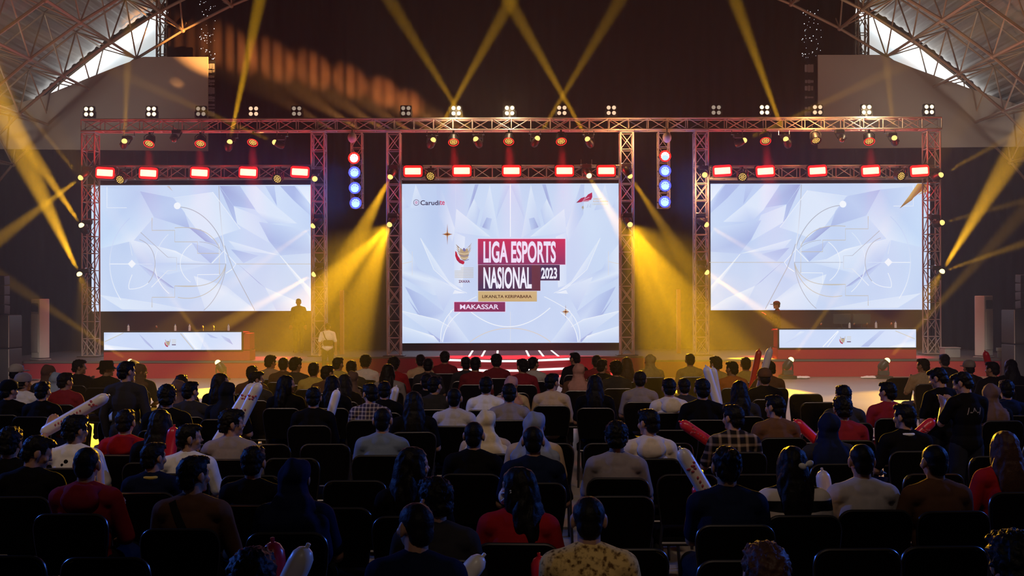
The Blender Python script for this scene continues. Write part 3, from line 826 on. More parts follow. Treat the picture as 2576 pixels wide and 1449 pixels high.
# washes from the tower heads over the first rows, and amber light spilling on the open floor
for (x, y, t, w, a) in ((980, 565, Vector((-3.4, 14.2, 0.9)), 30000, 15), (1585, 565, Vector((2.9, 14.2, 0.9)), 34000, 15), (1778, 685, Vector((4.6, 14.5, 0.8)), 5000, 12),
                        (2370, 683, Vector((7.0, 21.5, 0.0)), 9000, 12), (200, 690, Vector((-6.6, 18.5, 0.0)), 5000, 12)):
    p = at(x, y, Y_TRUSS - 0.36); d = (t - p).normalized(); spot('wash_beam_lamp', p + d * 0.10, t, w, YEL, a, 0.8, 0.06)
# a row of added, unseen spots raking across the black curtain, and a faint patch on the left cloth panel
for rx, ry, rw in ((470, 108, 0.6), (585, 128, 1.2), (690, 156, 1.2), (790, 180, 1.0), (880, 206, 0.8), (965, 234, 0.9), (1030, 262, 0.7)):
    spot('raking_lamp', at(rx * 0.6 + 560, 330, 31.2), at(rx, ry, 35.0), 23000 * rw, (1.0, 0.40, 0.09), 13.0, 1.0, 0.05)  # added spots, unseen, not a lamp of the rig
spot('patch_lamp', at(694, 358, 29.95), at(445, 205, 34.5), 4000, (1.0, 0.42, 0.12), 3.4, 0.8, 0.05)
# ================================================================== SCREENS
SCR_GAIN = 1.08        # the displays shine a little harder to make up for the haze before them
def attr_glow(name, gain):
    m = bpy.data.materials.new(name); m.use_nodes = True
    nt = m.node_tree; b = nt.nodes['Principled BSDF']
    a = nt.nodes.new('ShaderNodeAttribute'); a.attribute_name = 'picture'
    nt.links.new(a.outputs['Color'], b.inputs['Emission Color']); b.inputs['Emission Strength'].default_value = gain
    b.inputs['Base Color'].default_value = (0.02, 0.02, 0.02, 1); b.inputs['Specular IOR Level'].default_value = 0.0
    m.cycles.emission_sampling = 'NONE'
    return m
M['picture'] = attr_glow('screen_picture', SCR_GAIN)
def panel_mat(name, c0, c1, sampling='FRONT'):
    m = bpy.data.materials.new(name); m.use_nodes = True
    nt = m.node_tree; b = nt.nodes['Principled BSDF']
    tc = nt.nodes.new('ShaderNodeTexCoord'); nz = nt.nodes.new('ShaderNodeTexNoise'); nz.inputs['Scale'].default_value = 0.45
    mp = nt.nodes.new('ShaderNodeMapping'); mp.inputs['Rotation'].default_value = (0, 0.7, 0); mp.inputs['Scale'].default_value = (1, 1, 0.5)
    r = nt.nodes.new('ShaderNodeValToRGB'); r.color_ramp.elements[0].position = 0.3; r.color_ramp.elements[1].position = 0.7
    r.color_ramp.elements[0].color = (*c0, 1); r.color_ramp.elements[1].color = (*c1, 1)
    nt.links.new(tc.outputs['Object'], mp.inputs[0]); nt.links.new(mp.outputs[0], nz.inputs['Vector']); nt.links.new(nz.outputs['Fac'], r.inputs[0])
    nt.links.new(r.outputs[0], b.inputs['Emission Color']); b.inputs['Emission Strength'].default_value = SCR_GAIN
    b.inputs['Base Color'].default_value = (0.02, 0.02, 0.02, 1); b.inputs['Specular IOR Level'].default_value = 0.0
    m.cycles.emission_sampling = sampling
    return m
M['panel'] = panel_mat('led_panel', srgb(188, 207, 242), srgb(210, 226, 250))
M['panel_dark'] = mat('screen_underside', (0.035, 0.038, 0.055), 0.5)

class PIC:
    """flat coloured shapes of a screen picture; every corner carries its own colour; pixels of the photograph"""
    def __init__(self, Y, tf=None): self.Y = Y; self.v = []; self.f = []; self.c = []; self.k = 0; self.tf = tf or (lambda x, y: (x, y))
    def poly(self, pts, cols, depth=None):
        self.k += 1; Y = self.Y - (0.004 + 0.0006 * self.k if depth is None else depth); b = len(self.v)
        if not isinstance(cols[0], tuple): cols = [tuple(cols)] * len(pts)
        for (x, y), c in zip(pts, cols):
            x, y = self.tf(x, y); self.v.append(tuple(at(x, y, Y))); self.c.append(srgb(*c))
        self.f.append(tuple(range(b, b + len(pts))))
    def ribbon(self, pts, w, col, col2=None):
        self.k += 1; Y = self.Y - 0.004 - 0.0006 * self.k; n = len(pts); b = len(self.v); L, R = [], []
        for i, p in enumerate(pts):
            a = pts[max(i - 1, 0)]; c = pts[min(i + 1, n - 1)]
            dx, dy = c[0] - a[0], c[1] - a[1]; l = math.hypot(dx, dy) or 1
            nx, ny = -dy / l * w / 2, dx / l * w / 2
            t = i / (n - 1); cc = srgb(*(col if col2 is None else tuple(u + (v - u) * t for u, v in zip(col, col2))))
            for q in ((p[0] + nx, p[1] + ny), (p[0] - nx, p[1] - ny)):
                q = self.tf(*q); self.v.append(tuple(at(q[0], q[1], Y))); self.c.append(cc)
        for i in range(n - 1): self.f.append((b + 2 * i, b + 2 * i + 1, b + 2 * i + 3, b + 2 * i + 2))
    def disc(self, x, y, r, col, n=20, col2=None):
        pts = [(x + r * math.cos(2 * PI * i / n), y + r * math.sin(2 * PI * i / n)) for i in range(n)]
        self.poly(pts, col)
    def build(self, name, parent):
        me = bpy.data.meshes.new(name); me.from_pydata(self.v, [], self.f)
        at_ = me.color_attributes.new('picture', 'FLOAT_COLOR', 'POINT')
        for i, c in enumerate(self.c): at_.data[i].color = (*c, 1)
        # every picture faces the hall
        me.update()
        flip = [p.index for p in me.polygons if p.normal.y > 0]
        if flip:
            import bmesh
            bm = bmesh.new(); bm.from_mesh(me); bm.faces.ensure_lookup_table()
            bmesh.ops.reverse_faces(bm, faces=[bm.faces[i] for i in flip]); bm.to_mesh(me); bm.free()
        me.materials.append(M['picture'])
        me.transform(Matrix.Translation(-parent_loc(parent)))
        return link(name, me, parent)
def arc(cx, cy_, rx, ry, a0, a1, n=28): return [(cx + rx * math.cos(math.radians(a0 + (a1 - a0) * i / n)), cy_ + ry * math.sin(math.radians(a0 + (a1 - a0) * i / n))) for i in range(n + 1)]
def bez(p0, p1, p2, n=20): return [((1 - t) ** 2 * p0[0] + 2 * t * (1 - t) * p1[0] + t * t * p2[0], (1 - t) ** 2 * p0[1] + 2 * t * (1 - t) * p1[1] + t * t * p2[1]) for t in [i / n for i in range(n + 1)]]
def bez3(a, b, c, d, n=24): return [tuple((1 - t) ** 3 * a[k] + 3 * t * (1 - t) ** 2 * b[k] + 3 * t * t * (1 - t) * c[k] + t ** 3 * d[k] for k in (0, 1)) for t in [i / n for i in range(n + 1)]]

def text_mesh(s, x0, x1, y0, y1, Y, name, m, parent, bold=0.0, shear=0.0, thick=0.004):
    """lettering filling the pixel box x0..x1, y0..y1 at distance Y"""
    c = bpy.data.curves.new('lettering', 'FONT'); c.body = s; c.offset = bold; c.shear = shear; c.resolution_u = 4; c.extrude = 0.01
    o = bpy.data.objects.new('lettering', c); COL.objects.link(o)
    dg = bpy.context.evaluated_depsgraph_get(); me = bpy.data.meshes.new_from_object(o.evaluated_get(dg))
    bpy.data.objects.remove(o); bpy.data.curves.remove(c)
    xs = [v.co.x for v in me.vertices]; ys = [v.co.y for v in me.vertices]
    ax, bx, ay, by = min(xs), max(xs), min(ys), max(ys)
    off = parent_loc(parent) if parent is not None else Vector((0, 0, 0))
    for v in me.vertices:
        px = x0 + (v.co.x - ax) / (bx - ax) * (x1 - x0); py = y1 - (v.co.y - ay) / (by - ay) * (y1 - y0)
        p = at(px, py, Y); v.co = Vector((p.x, Y - (thick if v.co.z > 0 else 0.0), p.z)) - off
    me.materials.clear(); me.materials.append(M[m]); me.update()
    return link(name, me, parent)
for key, col in (('tx_white', (238, 240, 255)), ('tx_pink', (238, 226, 250)), ('tx_navy', (42, 34, 72)), ('tx_red', (205, 60, 110)), ('tx_gold', (214, 176, 120)), ('tx_goldpale', (202, 200, 190)), ('tx_brown', (66, 40, 24)), ('tx_purple', (96, 36, 84)), ('tx_steel', (150, 165, 200))):
    M[key] = glow('ink_' + key[3:], srgb(*col), SCR_GAIN)

def screen(name, x0, x1, y0, y1, label, Y=Y_SCREEN, bottom=True):
    a, b = at(x0, y0, Y), at(x1, y1, Y); cx = (a.x + b.x) / 2; za = (at(x0, y0, Y).z + at(x1, y0, Y).z) / 2; zb = b.z
    root = empty('led_screen', (cx, Y + 0.1, STAGE_Z)); tag(root, label, 'screen', 'led screens')
    q = MB(); q.box(((a.x + b.x) / 2, Y + 0.006, (za + zb) / 2), (b.x - a.x, 0.012, za - zb)); q.build('display', M['panel'], root, False, True)
    q = MB(); w = b.x - a.x + 0.10; h = za - zb + 0.10; zc_ = (za + zb) / 2; t = 0.05
    q.box((cx, Y + 0.10, zc_), (w, 0.17, h - 0.02))
    for sx in (-1, 1): q.box((cx + sx * (w / 2 - t / 2), Y + 0.03, zc_), (t, 0.10, h))
    for sz in (-1, 1): q.box((cx, Y + 0.03, zc_ + sz * (h / 2 - t / 2)), (w - 2 * t, 0.10, t))
    q.build('cabinet', M['black'], root, False, True)
    q = MB(); n = 2 if bottom else 3
    if bottom: q.box((cx, Y + 0.12, (STAGE_Z + zb - 0.055) / 2), (w, 0.14, zb - 0.055 - STAGE_Z)); q.build('plinth', M['panel_dark'], root, False, True)
    else:
        q.box((cx, Y + 0.14, (STAGE_Z + zb - 0.055) / 2), (w, 0.10, zb - 0.055 - STAGE_Z)); q.build('support_wall', M['panel_dark'], root, False, True)
    return root
s_left = screen('led_screen', 230, 783, 465.5, 782, 'wide left LED screen with pale shards, line drawing and a white dot', bottom=False)
s_main = screen('led_screen', 1004.5, 1563, 462, 862, 'tall main LED screen showing the LIGA ESPORTS NASIONAL title')
s_right = screen('led_screen', 1787, 2340, 461.5, 779, 'wide right LED screen mirroring the left one, gold shard in its corner', bottom=False)

# ---- main picture (shapes taken in a 3.293x crop of the photograph, mirrored about x = 935)
T1 = lambda x, y: (1000 + x / 3.293, 450 + y / 3.293)
A = PIC(Y_SCREEN, T1)
LT, ML, MD, DK, DV, WH = (222, 234, 252), (208, 224, 249), (190, 207, 242), (172, 188, 232), (158, 168, 218), (240, 246, 255)
shards = [([(150, 46), (105, 240), (240, 260)], [LT, ML, MD]), ([(322, 46), (352, 46), (478, 420), (455, 520), (330, 290)], [MD, MD, LT, ML, MD]),
          ([(20, 110), (95, 235), (18, 262)], [LT, MD, ML]), ([(642, 46), (672, 46), (625, 185), (578, 280)], [DK, DK, DV, MD]),
          ([(765, 48), (682, 390), (845, 490), (800, 240)], [LT, MD, ML, MD]), ([(632, 165), (562, 335), (650, 400), (684, 260)], [LT, ML, MD, MD]),
          ([(488, 248), (470, 440), (705, 475), (772, 480)], [LT, ML, ML, LT]), ([(738, 320), (702, 400), (762, 424), (782, 330)], [DK, DV, MD, MD]),
          ([(860, 46), (820, 330), (930, 60)], [ML, MD, MD]), ([(192, 490), (300, 745), (470, 905), (540, 930), (430, 850)], [LT, ML, LT, WH, LT]),
          ([(20, 520), (130, 650), (175, 745), (478, 900), (330, 880), (20, 765)], [LT, ML, MD, LT, ML, LT]),
          ([(18, 765), (372, 890), (560, 945), (300, 965), (40, 820)], [LT, LT, WH, ML, MD]), ([(62, 892), (200, 960), (385, 1100), (342, 1185), (200, 1150)], [DK, MD, MD, ML, DK]),
          ([(82, 985), (205, 1150), (372, 1352), (305, 1352)], [DK, DV, DV, MD]), ([(205, 1150), (160, 1110), (372, 1352)], [DV, MD, DK]),
          ([(16, 1090), (330, 1165), (420, 1220), (372, 1345)], [LT, LT, ML, MD]), ([(16, 1212), (300, 1300), (345, 1352), (16, 1352)], [LT, WH, ML, MD]),
          ([(252, 812), (482, 905), (382, 1092)], [LT, ML, MD]), ([(428, 1120), (600, 1352), (380, 1352)], [LT, ML, DK]), ([(470, 440), (560, 480), (540, 900), (470, 880)], [ML, LT, LT, ML])]
for pts, cols in shards:
    A.poly(pts, cols); A.poly([(1870 - x, y) for x, y in pts], cols)
for seam in (482, 935, 1404): A.ribbon([(seam, 46), (seam, 480 if seam == 935 else 430)], 7 if seam == 935 else 2, WH if seam == 935 else ML)
A.ribbon([(935, 1100), (935, 1352)], 4, (220, 226, 238))
A.ribbon(bez((605, 1100), (935, 1365), (1265, 1068), 26), 7, WH)
for s in (1, -1):
    m_ = (lambda x: x) if s == 1 else (lambda x: 1870 - x)
    A.ribbon([(m_(x), y) for x, y in bez((360, 1352), (345, 1200), (450, 1095))], 6, WH)
    A.ribbon([(m_(x), y) for x, y in bez((372, 1352), (395, 1190), (520, 1105))], 6, WH)
    A.ribbon([(m_(x), y) for x, y in bez((600, 1352), (740, 1240), (935, 1236))], 7, (214, 208, 206))
    A.ribbon([(m_(x), y) for x, y in bez((25, 705), (60, 700), (118, 685))], 4, (222, 214, 204))
    A.ribbon([(m_(x), y) for x, y in ((122, 600), (122, 800))], 3, (224, 220, 216))
    A.ribbon([(m_(x), y) for x, y in ((190, 490), (300, 750), (470, 905), (575, 945))], 4, WH)
    A.ribbon([(m_(x), y) for x, y in bez((1215, 975), (1330, 1030), (1432, 1098))], 5, WH)
    A.ribbon([(m_(x), y) for x, y in ((16, 1090), (330, 1165), (430, 1225))], 4, WH)
A.build('picture', s_main)
# title blocks
B = PIC(Y_SCREEN - 0.035, T1)
CR, CR2, NV, NV2, GD, MG = (178, 44, 96), (128, 50, 98), (58, 46, 82), (92, 50, 70), (202, 172, 122), (134, 44, 92)
B = PIC(Y_SCREEN - 0.035, T1)
B.poly([(661, 492), (1395, 492), (1395, 714), (661, 714)], (236, 214, 244))
B.poly([(666, 497), (1390, 497), (1390, 710), (666, 710)], [(196, 44, 88), (200, 40, 92), (138, 48, 98), (130, 48, 100)])
B.build('title_block', s_main)
B = PIC(Y_SCREEN - 0.035, T1)
B.poly([(663, 712), (1346, 712), (1346, 845), (1188, 845), (1188, 930), (663, 930)], (222, 222, 244))
B.poly([(667, 712), (1344, 712), (1344, 842), (1184, 842), (1184, 927), (667, 927)], [(112, 48, 76), (58, 46, 84), (50, 44, 82), (58, 44, 80), (62, 44, 66), (58, 46, 84)])
B.poly([(1112, 714), (1184, 714), (1184, 925), (1112, 925)], [(96, 48, 64), (100, 52, 70), (92, 44, 62), (90, 50, 70)])
B.build('year_block', s_main)
B = PIC(Y_SCREEN - 0.035, T1)
B.poly([(668, 930), (1155, 930), (1155, 1016), (668, 1016)], [(206, 178, 128), (208, 180, 132), (200, 172, 120), (198, 168, 116)])
B.build('gold_block', s_main)
B = PIC(Y_SCREEN - 0.035, T1)
B.poly([(466, 1016), (896, 1016), (896, 1104), (466, 1104)], (238, 214, 244))
B.poly([(470, 1020), (892, 1020), (892, 1100), (470, 1100)], [(150, 44, 92), (126, 48, 98), (120, 44, 88), (140, 46, 92)])
B.build('city_block', s_main)
def sparkle(p, x, y, rx, ry):
    pts = []
    for i in range(8):
        t = i * PI / 4; k = 1 if i % 2 == 0 else 0.13
        pts.append((x + rx * k * math.cos(t), y + ry * k * math.sin(t)))
    p.poly([(x + (a - x) * 0.62 * 1.3, y + (b - y) * 0.55) for a, b in [(x + 26 * math.cos(2 * PI * i / 12), y + 34 * math.sin(2 * PI * i / 12)) for i in range(12)]], (214, 198, 178))
    p.poly(pts, (150, 92, 40)); p.disc(x, y, 7, (96, 48, 12), 10)
for sp_ in ((413, 459, 44, 90), (1393, 1101, 36, 62)):
    S_ = PIC(Y_SCREEN - 0.03, T1); sparkle(S_, *sp_); S_.build('sparkle', s_main)
# bird emblem: two gold feathered wings, ringed breast, red crescent
def emblem(p, ox, oy, k):
    f = lambda pts: [(ox + x * k, oy + y * k) for x, y in pts]
    gold, gold2, red, ink = (196, 170, 124), (150, 128, 100), (186, 26, 62), (108, 112, 160)
    p.poly(f([(0, 78), (12, 86), (22, 118), (44, 148), (78, 166), (72, 186), (62, 188), (34, 176), (12, 152), (0, 118)]), [red, red, (160, 22, 44), red, red, red, red, (140, 24, 70), red, red])
    for i in range(4):
        y = 20 + i * 19
        p.poly(f([(4 + i * 3, y), (30 + i * 2, y + 22), (44 - i * 2, y + 40), (22 + i * 3, y + 28)]), gold if i % 2 else gold2)
        p.poly(f([(140 - i * 2, y - 14), (120 - i * 3, y + 12), (98 + i * 2, y + 34), (120 - i * 2, y + 20)]), gold if i % 2 else gold2)
    p.poly(f([(44, 52), (72, 78), (100, 52), (114, 96), (104, 140), (76, 158), (48, 142), (34, 100)]), (178, 158, 124))
    for i in range(4):
        p.ribbon(bez((ox + 34 * k, oy + (92 + i * 18) * k), (ox + 74 * k, oy + (112 + i * 18) * k), (ox + 114 * k, oy + (92 + i * 18) * k), 10), 5 * k, ink if i % 2 else (226, 210, 178))
    p.poly(f([(60, 68), (70, 50), (84, 60), (90, 74), (74, 84)]), ink)
E_ = PIC(Y_SCREEN - 0.03, T1); emblem(E_, 478, 520, 1.0); E_.build('emblem', s_main)
E_ = PIC(Y_SCREEN - 0.03, T1)
for i in range(7):   # blurred pale lines of small print
    y = 738 + i * 13; x0 = 525 - (0 if i < 2 else 52)
    E_.ribbon([(x0, y), (630, y)], 6, (206, 205, 200), (190, 190, 184))
E_.build('small_print_lettering', s_main)
B = PIC(Y_SCREEN - 0.03, T1)
# ring emblem and swoosh emblem in the upper corners
B.ribbon(arc(156, 196, 23, 23, 0, 360, 30), 4, (92, 60, 110)); B.ribbon(arc(156, 196, 9, 9, 0, 360, 16), 4, (208, 96, 150)); B.disc(156, 196, 3, (208, 96, 150), 8); B.build('ring_logo', s_main); B = PIC(Y_SCREEN - 0.03, T1)
B.poly([(1480, 198), (1520, 160), (1556, 148), (1545, 168), (1580, 128), (1612, 112), (1614, 150), (1604, 172), (1580, 186), (1530, 190), (1500, 196)], [(80, 50, 60)] + [(176, 36, 82)] * 10)
for (x, y, a, b) in ((1538, 176, 1590, 150), (1530, 186, 1598, 176)): B.ribbon([(x, y), (a, b)], 4, (226, 196, 220))
B.poly([(1528, 228), (1540, 222), (1544, 240), (1532, 264), (1536, 246), (1526, 244)], (176, 164, 150))
B.ribbon([(1570, 240), (1580, 210), (1586, 236), (1602, 206), (1600, 238)], 4, (170, 185, 216))
B.build('corner_logo', s_main)
YS = Y_SCREEN - 0.065
def t1(s, x0, x1, y0, y1, m, bold=0.0, shear=0.0):
    (a, b), (c, d) = T1(x0, y0), T1(x1, y1)
    return text_mesh(s, a, c, b, d, YS, 'lettering', m, s_main, bold, shear)
t1('LIGA ESPORTS', 712, 1312, 516, 696, 'tx_pink', 0.03)
t1('NASIONAL', 712, 1112, 730, 910, 'tx_white', 0.03)
t1('2023', 1190, 1322, 734, 828, 'tx_white', 0.03)
t1('LIKANLTA KERIPABARA', 702, 1112, 962, 987, 'tx_brown', 0.02)
t1('MAKASSAR', 518, 838, 1040, 1080, 'tx_pink', 0.016)
t1('2XAXA', 508, 600, 838, 860, 'tx_purple', 0.03)
t1('Carudi', 190, 348, 178, 218, 'tx_navy', 0.015); t1('te', 350, 391, 178, 216, 'tx_red', 0.015)
t1('SERIOIT', 1622, 1692, 160, 172, 'tx_gold', 0.01); t1('ILOU IOIVIN', 1622, 1742, 180, 192, 'tx_gold', 0.01); t1('CBRNOVAUCR', 1612, 1745, 204, 216, 'tx_goldpale', 0.01)

# ---- side pictures (3.15x crop of the left screen; the right screen mirrors it)
TL = lambda x, y: (200 + x / 3.15, 440 + y / 3.15)
TR = lambda x, y: (1740 + (1974 - x) / 3.15, 440 + (y - 13) / 3.15)
side_shards = [([(740, 180), (1055, 135), (1275, 430), (1150, 470), (1000, 530), (830, 300)], [ML, LT, ML, LT, LT, LT]),
    ([(480, 130), (745, 182), (835, 300), (875, 425), (590, 335)], [DK, MD, MD, DK, MD]), ([(870, 420), (1000, 528), (1112, 562), (962, 432)], [DV, DV, MD, DK]),
    ([(1108, 92), (1222, 250), (1264, 410), (1230, 372)], [DV, DK, MD, DK]), ([(1110, 88), (1300, 88), (1430, 280), (1220, 245)], [DV, MD, MD, DK]),
    ([(1222, 250), (1425, 330), (1505, 540), (1250, 390)], [LT, ML, ML, LT]), ([(1272, 88), (1400, 88), (1555, 245), (1725, 385), (1500, 385), (1405, 290)], [ML, LT, LT, LT, MD, LT]),
    ([(1545, 88), (1565, 245), (1472, 88)], [MD, DK, MD]), ([(1590, 88), (1695, 200), (1834, 325), (1834, 250), (1705, 88)], [DK, DK, MD, ML, DK]),
    ([(1720, 88), (1834, 88), (1834, 240)], [LT, LT, WH]), ([(1180, 520), (1595, 638), (1240, 592)], [LT, LT, ML]), ([(1200, 590), (1240, 595), (1420, 640), (1300, 700)], [DK, MD, MD, MD]),
    ([(1240, 692), (1425, 860), (1485, 905), (1325, 765)], [DV, DV, MD, DK]), ([(590, 780), (755, 900), (700, 885), (620, 822)], [DV, DV, MD, DK]),
    ([(460, 700), (590, 770), (640, 840), (560, 800)], [MD, DV, MD, MD]), ([(155, 950), (560, 1010), (905, 1075), (340, 1066)], [LT, LT, ML, LT]),
    ([(1472, 892), (1700, 990), (1834, 1075), (1560, 1075)], [LT, LT, LT, MD]), ([(392, 510), (592, 560), (762, 602), (905, 680), (1050, 702), (700, 790), (470, 700)], [LT, LT, WH, LT, ML, ML, MD]),
    ([(1422, 372), (1792, 430), (1834, 492), (1834, 620), (1595, 638), (1502, 522)], [MD, ML, LT, MD, MD, DK]), ([(905, 800), (1160, 880), (1400, 1075), (1000, 1075)], [LT, ML, LT, ML]),
    ([(95, 88), (480, 130), (590, 335), (430, 520), (95, 600)], [(205, 226, 253), MD, ML, LT, (200, 224, 252)]), ([(890, 535), (1110, 620), (1040, 700), (940, 610)], [MD, MD, DK, DK]),
    ([(1590, 640), (1834, 905), (1834, 980), (1660, 740)], [LT, WH, ML, LT])]
GRY, GLD = (176, 180, 192), (196, 190, 178)
def side_picture(tf, root, extra=False):
    P_ = PIC(Y_SCREEN, tf)
    for pts, cols in side_shards: P_.poly(pts, cols)
    R_ = P_.ribbon
    R_([(218, 95), (218, 260), (375, 260)], 4, WH)
    for pts in ([(575, 340), (575, 440), (755, 440), (755, 530), (935, 530), (935, 622), (1110, 622)], [(575, 1050), (575, 970), (755, 970), (755, 880), (935, 880)]): R_(pts, 5, GLD)
    R_([(935, 880), (935, 790), (1108, 788)], 5, WH); R_([(1110, 790), (1108, 540)], 5, GLD, WH)
    R_([(235, 706), (400, 706)], 6, WH); R_([(430, 706), (580, 706)], 3, LT); R_([(775, 706), (1160, 706)], 4, GRY); R_([(1240, 706), (1834, 706)], 4, GLD)
    R_(bez3((800, 255), (980, 270), (1110, 440), (1150, 600)), 6, GRY); R_([(1104, 88), (1112, 260), (1128, 440), (1150, 600)], 6, GRY, WH)
    R_(bez3((330, 992), (200, 800), (200, 520), (400, 342)), 6, WH, MD); R_(bez3((705, 470), (560, 600), (560, 820), (710, 940)), 5, LT, WH)
    R_(bez3((890, 545), (770, 630), (770, 770), (880, 850)), 5, WH); R_(bez3((475, 512), (620, 560), (630, 760), (545, 855)), 5, GRY)
    R_(bez3((545, 855), (510, 890), (450, 905), (395, 905)), 5, WH); R_(bez3((395, 905), (380, 880), (405, 820), (418, 790)), 5, WH); R_([(392, 505), (418, 640)], 4, LT)
    R_([(485, 455), (700, 652), (770, 655), (770, 756), (700, 758), (570, 890)], 5, GRY, WH)
    R_(bez3((755, 420), (960, 400), (1060, 470), (1110, 580)), 5, GLD); R_(bez3((755, 880), (990, 900), (1120, 860), (1160, 706)), 5, GLD); R_(bez3((780, 970), (960, 1010), (1130, 900), (1160, 706)), 5, GLD)
    R_(bez3((985, 1072), (1080, 1000), (1150, 850), (1160, 706)), 5, GRY); R_(bez3((950, 530), (1060, 540), (1100, 570), (1130, 610)), 4, GRY)
    R_([(1050, 700), (1145, 602), (1240, 706), (1212, 745), (1160, 780)], 6, WH); R_([(1150, 560), (1215, 745), (1390, 1075)], 6, GRY); R_([(1150, 600), (1160, 700)], 5, WH)
    R_([(1055, 135), (1275, 430)], 4, WH); R_([(1590, 640), (1815, 905)], 5, WH); R_([(740, 182), (1055, 137)], 3, LT)
    P_.disc(775, 245, 27, (244, 248, 255)); P_.poly([(415, 672), (447, 705), (415, 738), (383, 705)], (244, 248, 255))
    if extra:
        f = lambda x, y: (1974 - x, y + 13)
        P_.poly([f(*p) for p in ((1790, 68), (1838, 68), (1745, 200), (1648, 266), (1720, 170))], [(214, 170, 96), (160, 84, 30), (150, 96, 44), (120, 84, 50), (206, 168, 106)])
        P_.poly([f(*p) for p in ((1838, 68), (1880, 68), (1880, 100), (1800, 145), (1760, 180))], [(120, 50, 24), (190, 120, 50), (220, 170, 84), (210, 160, 84), (140, 84, 40)])
        P_.poly([f(*p) for p in ((1880, 100), (1880, 128), (1820, 148), (1790, 160))], [(196, 138, 60), (226, 190, 110), (216, 180, 104), (170, 110, 50)])
    else:
        P_.poly([(690, 88), (712, 88), (740, 130)], (196, 192, 196))
    P_.build('picture', root)
side_picture(TL, s_left); side_picture(TR, s_right, True)

# ---- long desks with LED fronts
M['deskpanel'] = panel_mat('desk_led_panel', srgb(186, 206, 244), srgb(216, 230, 252), 'NONE')
def desk(x0, x1, y0, y1, yb, label, flip):
    Y = 28.12; a, b = at(x0, y0, Y), at(x1, y1, Y); cx = (a.x + b.x) / 2
    root = empty('caster_desk', (cx, Y + 0.3, STAGE_Z)); tag(root, label, 'desk', 'LED fronted desks')
    za, zb = (at(x0, y0, Y).z + at(x1, y0, Y).z) / 2, b.z
    q = MB(); q.box((cx, Y + 0.01, (za + zb) / 2), (b.x - a.x, 0.02, za - zb)); q.build('led_front', M['deskpanel'], root, False, True)
    q = MB(); q.box((cx, Y + 0.05, (za + zb) / 2), (b.x - a.x + 0.06, 0.06, za - zb + 0.07)); q.build('led_frame', M['black'], root, False, True)
    q = MB(); xr = 0.0 if flip else 0.18; q.box((cx + xr / 2, Y + 0.36, (zb + STAGE_Z) / 2 - 0.01), (b.x - a.x + 0.06 + xr, 0.60, zb - STAGE_Z - 0.03)); q.build('skirt', M['red_carpet'], root, False, True)
    q = MB(); q.box((cx, Y + 0.38, za - 0.02), (b.x - a.x + 0.1, 0.6, 0.04)); q.box((cx + (0.09 if not flip else 0), Y + 0.4, (za + zb) / 2 - 0.02), (b.x - a.x + (0.2 if not flip else 0.0), 0.5, za - zb - 0.04)); q.build('counter', M['red_carpet'], root, False, True)
    tf = (lambda x, y: (200 + x / 3.15, 440 + y / 3.15)) if not flip else (lambda x, y: (1740 + x / 3.15, 440 + y / 3.15))
    P_ = PIC(Y, tf)
    if not flip:
        P_.poly([(195, 1252), (340, 1252), (200, 1320)], [MD, LT, ML]); P_.ribbon([(200, 1322), (350, 1252)], 6, (196, 196, 190))
        P_.poly([(470, 1258), (560, 1340), (590, 1384), (520, 1330)], [DK, MD, DV, MD]); P_.poly([(195, 1345), (520, 1384), (195, 1384)], [LT, ML, WH])
        P_.ribbon([(800, 1256), (905, 1384)], 8, (200, 198, 196)); P_.poly([(815, 1252), (1000, 1252), (960, 1384), (920, 1384)], [WH, ML, LT, WH]); P_.poly([(1120, 1270), (1190, 1300), (1216, 1345), (1150, 1310)], [MD, DK, DV, MD]); P_.poly([(1010, 1255), (1100, 1295), (1040, 1290)], [DK, DK, MD])
        EP = PIC(Y - 0.02, tf); emblem(EP, 675, 1296, 0.36); EP.build('emblem', root)
        for i in range(3): P_.ribbon([(732, 1308 + 12 * i), (766, 1308 + 12 * i)], 5, (206, 204, 198))
        P_.ribbon([(732, 1346), (764, 1346)], 8, (110, 90, 120))
    else:
        P_.poly([(740, 1340), (860, 1240), (900, 1240), (820, 1300)], [MD, LT, ML, MD]); P_.ribbon([(1040, 1362), (1160, 1236)], 7, WH); P_.ribbon([(1075, 1362), (1165, 1240)], 5, WH)
        P_.poly([(1340, 1362), (1490, 1236), (1530, 1236), (1400, 1362)], [DK, MD, MD, DK]); P_.ribbon([(1615, 1236), (1770, 1300)], 6, (200, 198, 190)); P_.poly([(1560, 1362), (1770, 1310), (1770, 1362)], [LT, ML, WH])
        EP = PIC(Y - 0.02, tf); emblem(EP, 1172, 1272, 0.36); EP.build('emblem', root)
        for i in range(3): P_.ribbon([(1230, 1282 + 12 * i), (1264, 1282 + 12 * i)], 5, (206, 204, 198))
        P_.ribbon([(1230, 1322), (1262, 1322)], 8, (110, 90, 120))
    P_.build('picture', root)
    return root, za
desk_l, zdl = desk(261.5, 607, 836, 880, 910, 'long red skirted desk with glowing front panel, left end of the stage', False)
desk_r, zdr = desk(1961, 2304.5, 829, 874, 903, 'long red skirted desk with glowing front panel, right end of the stage', True)
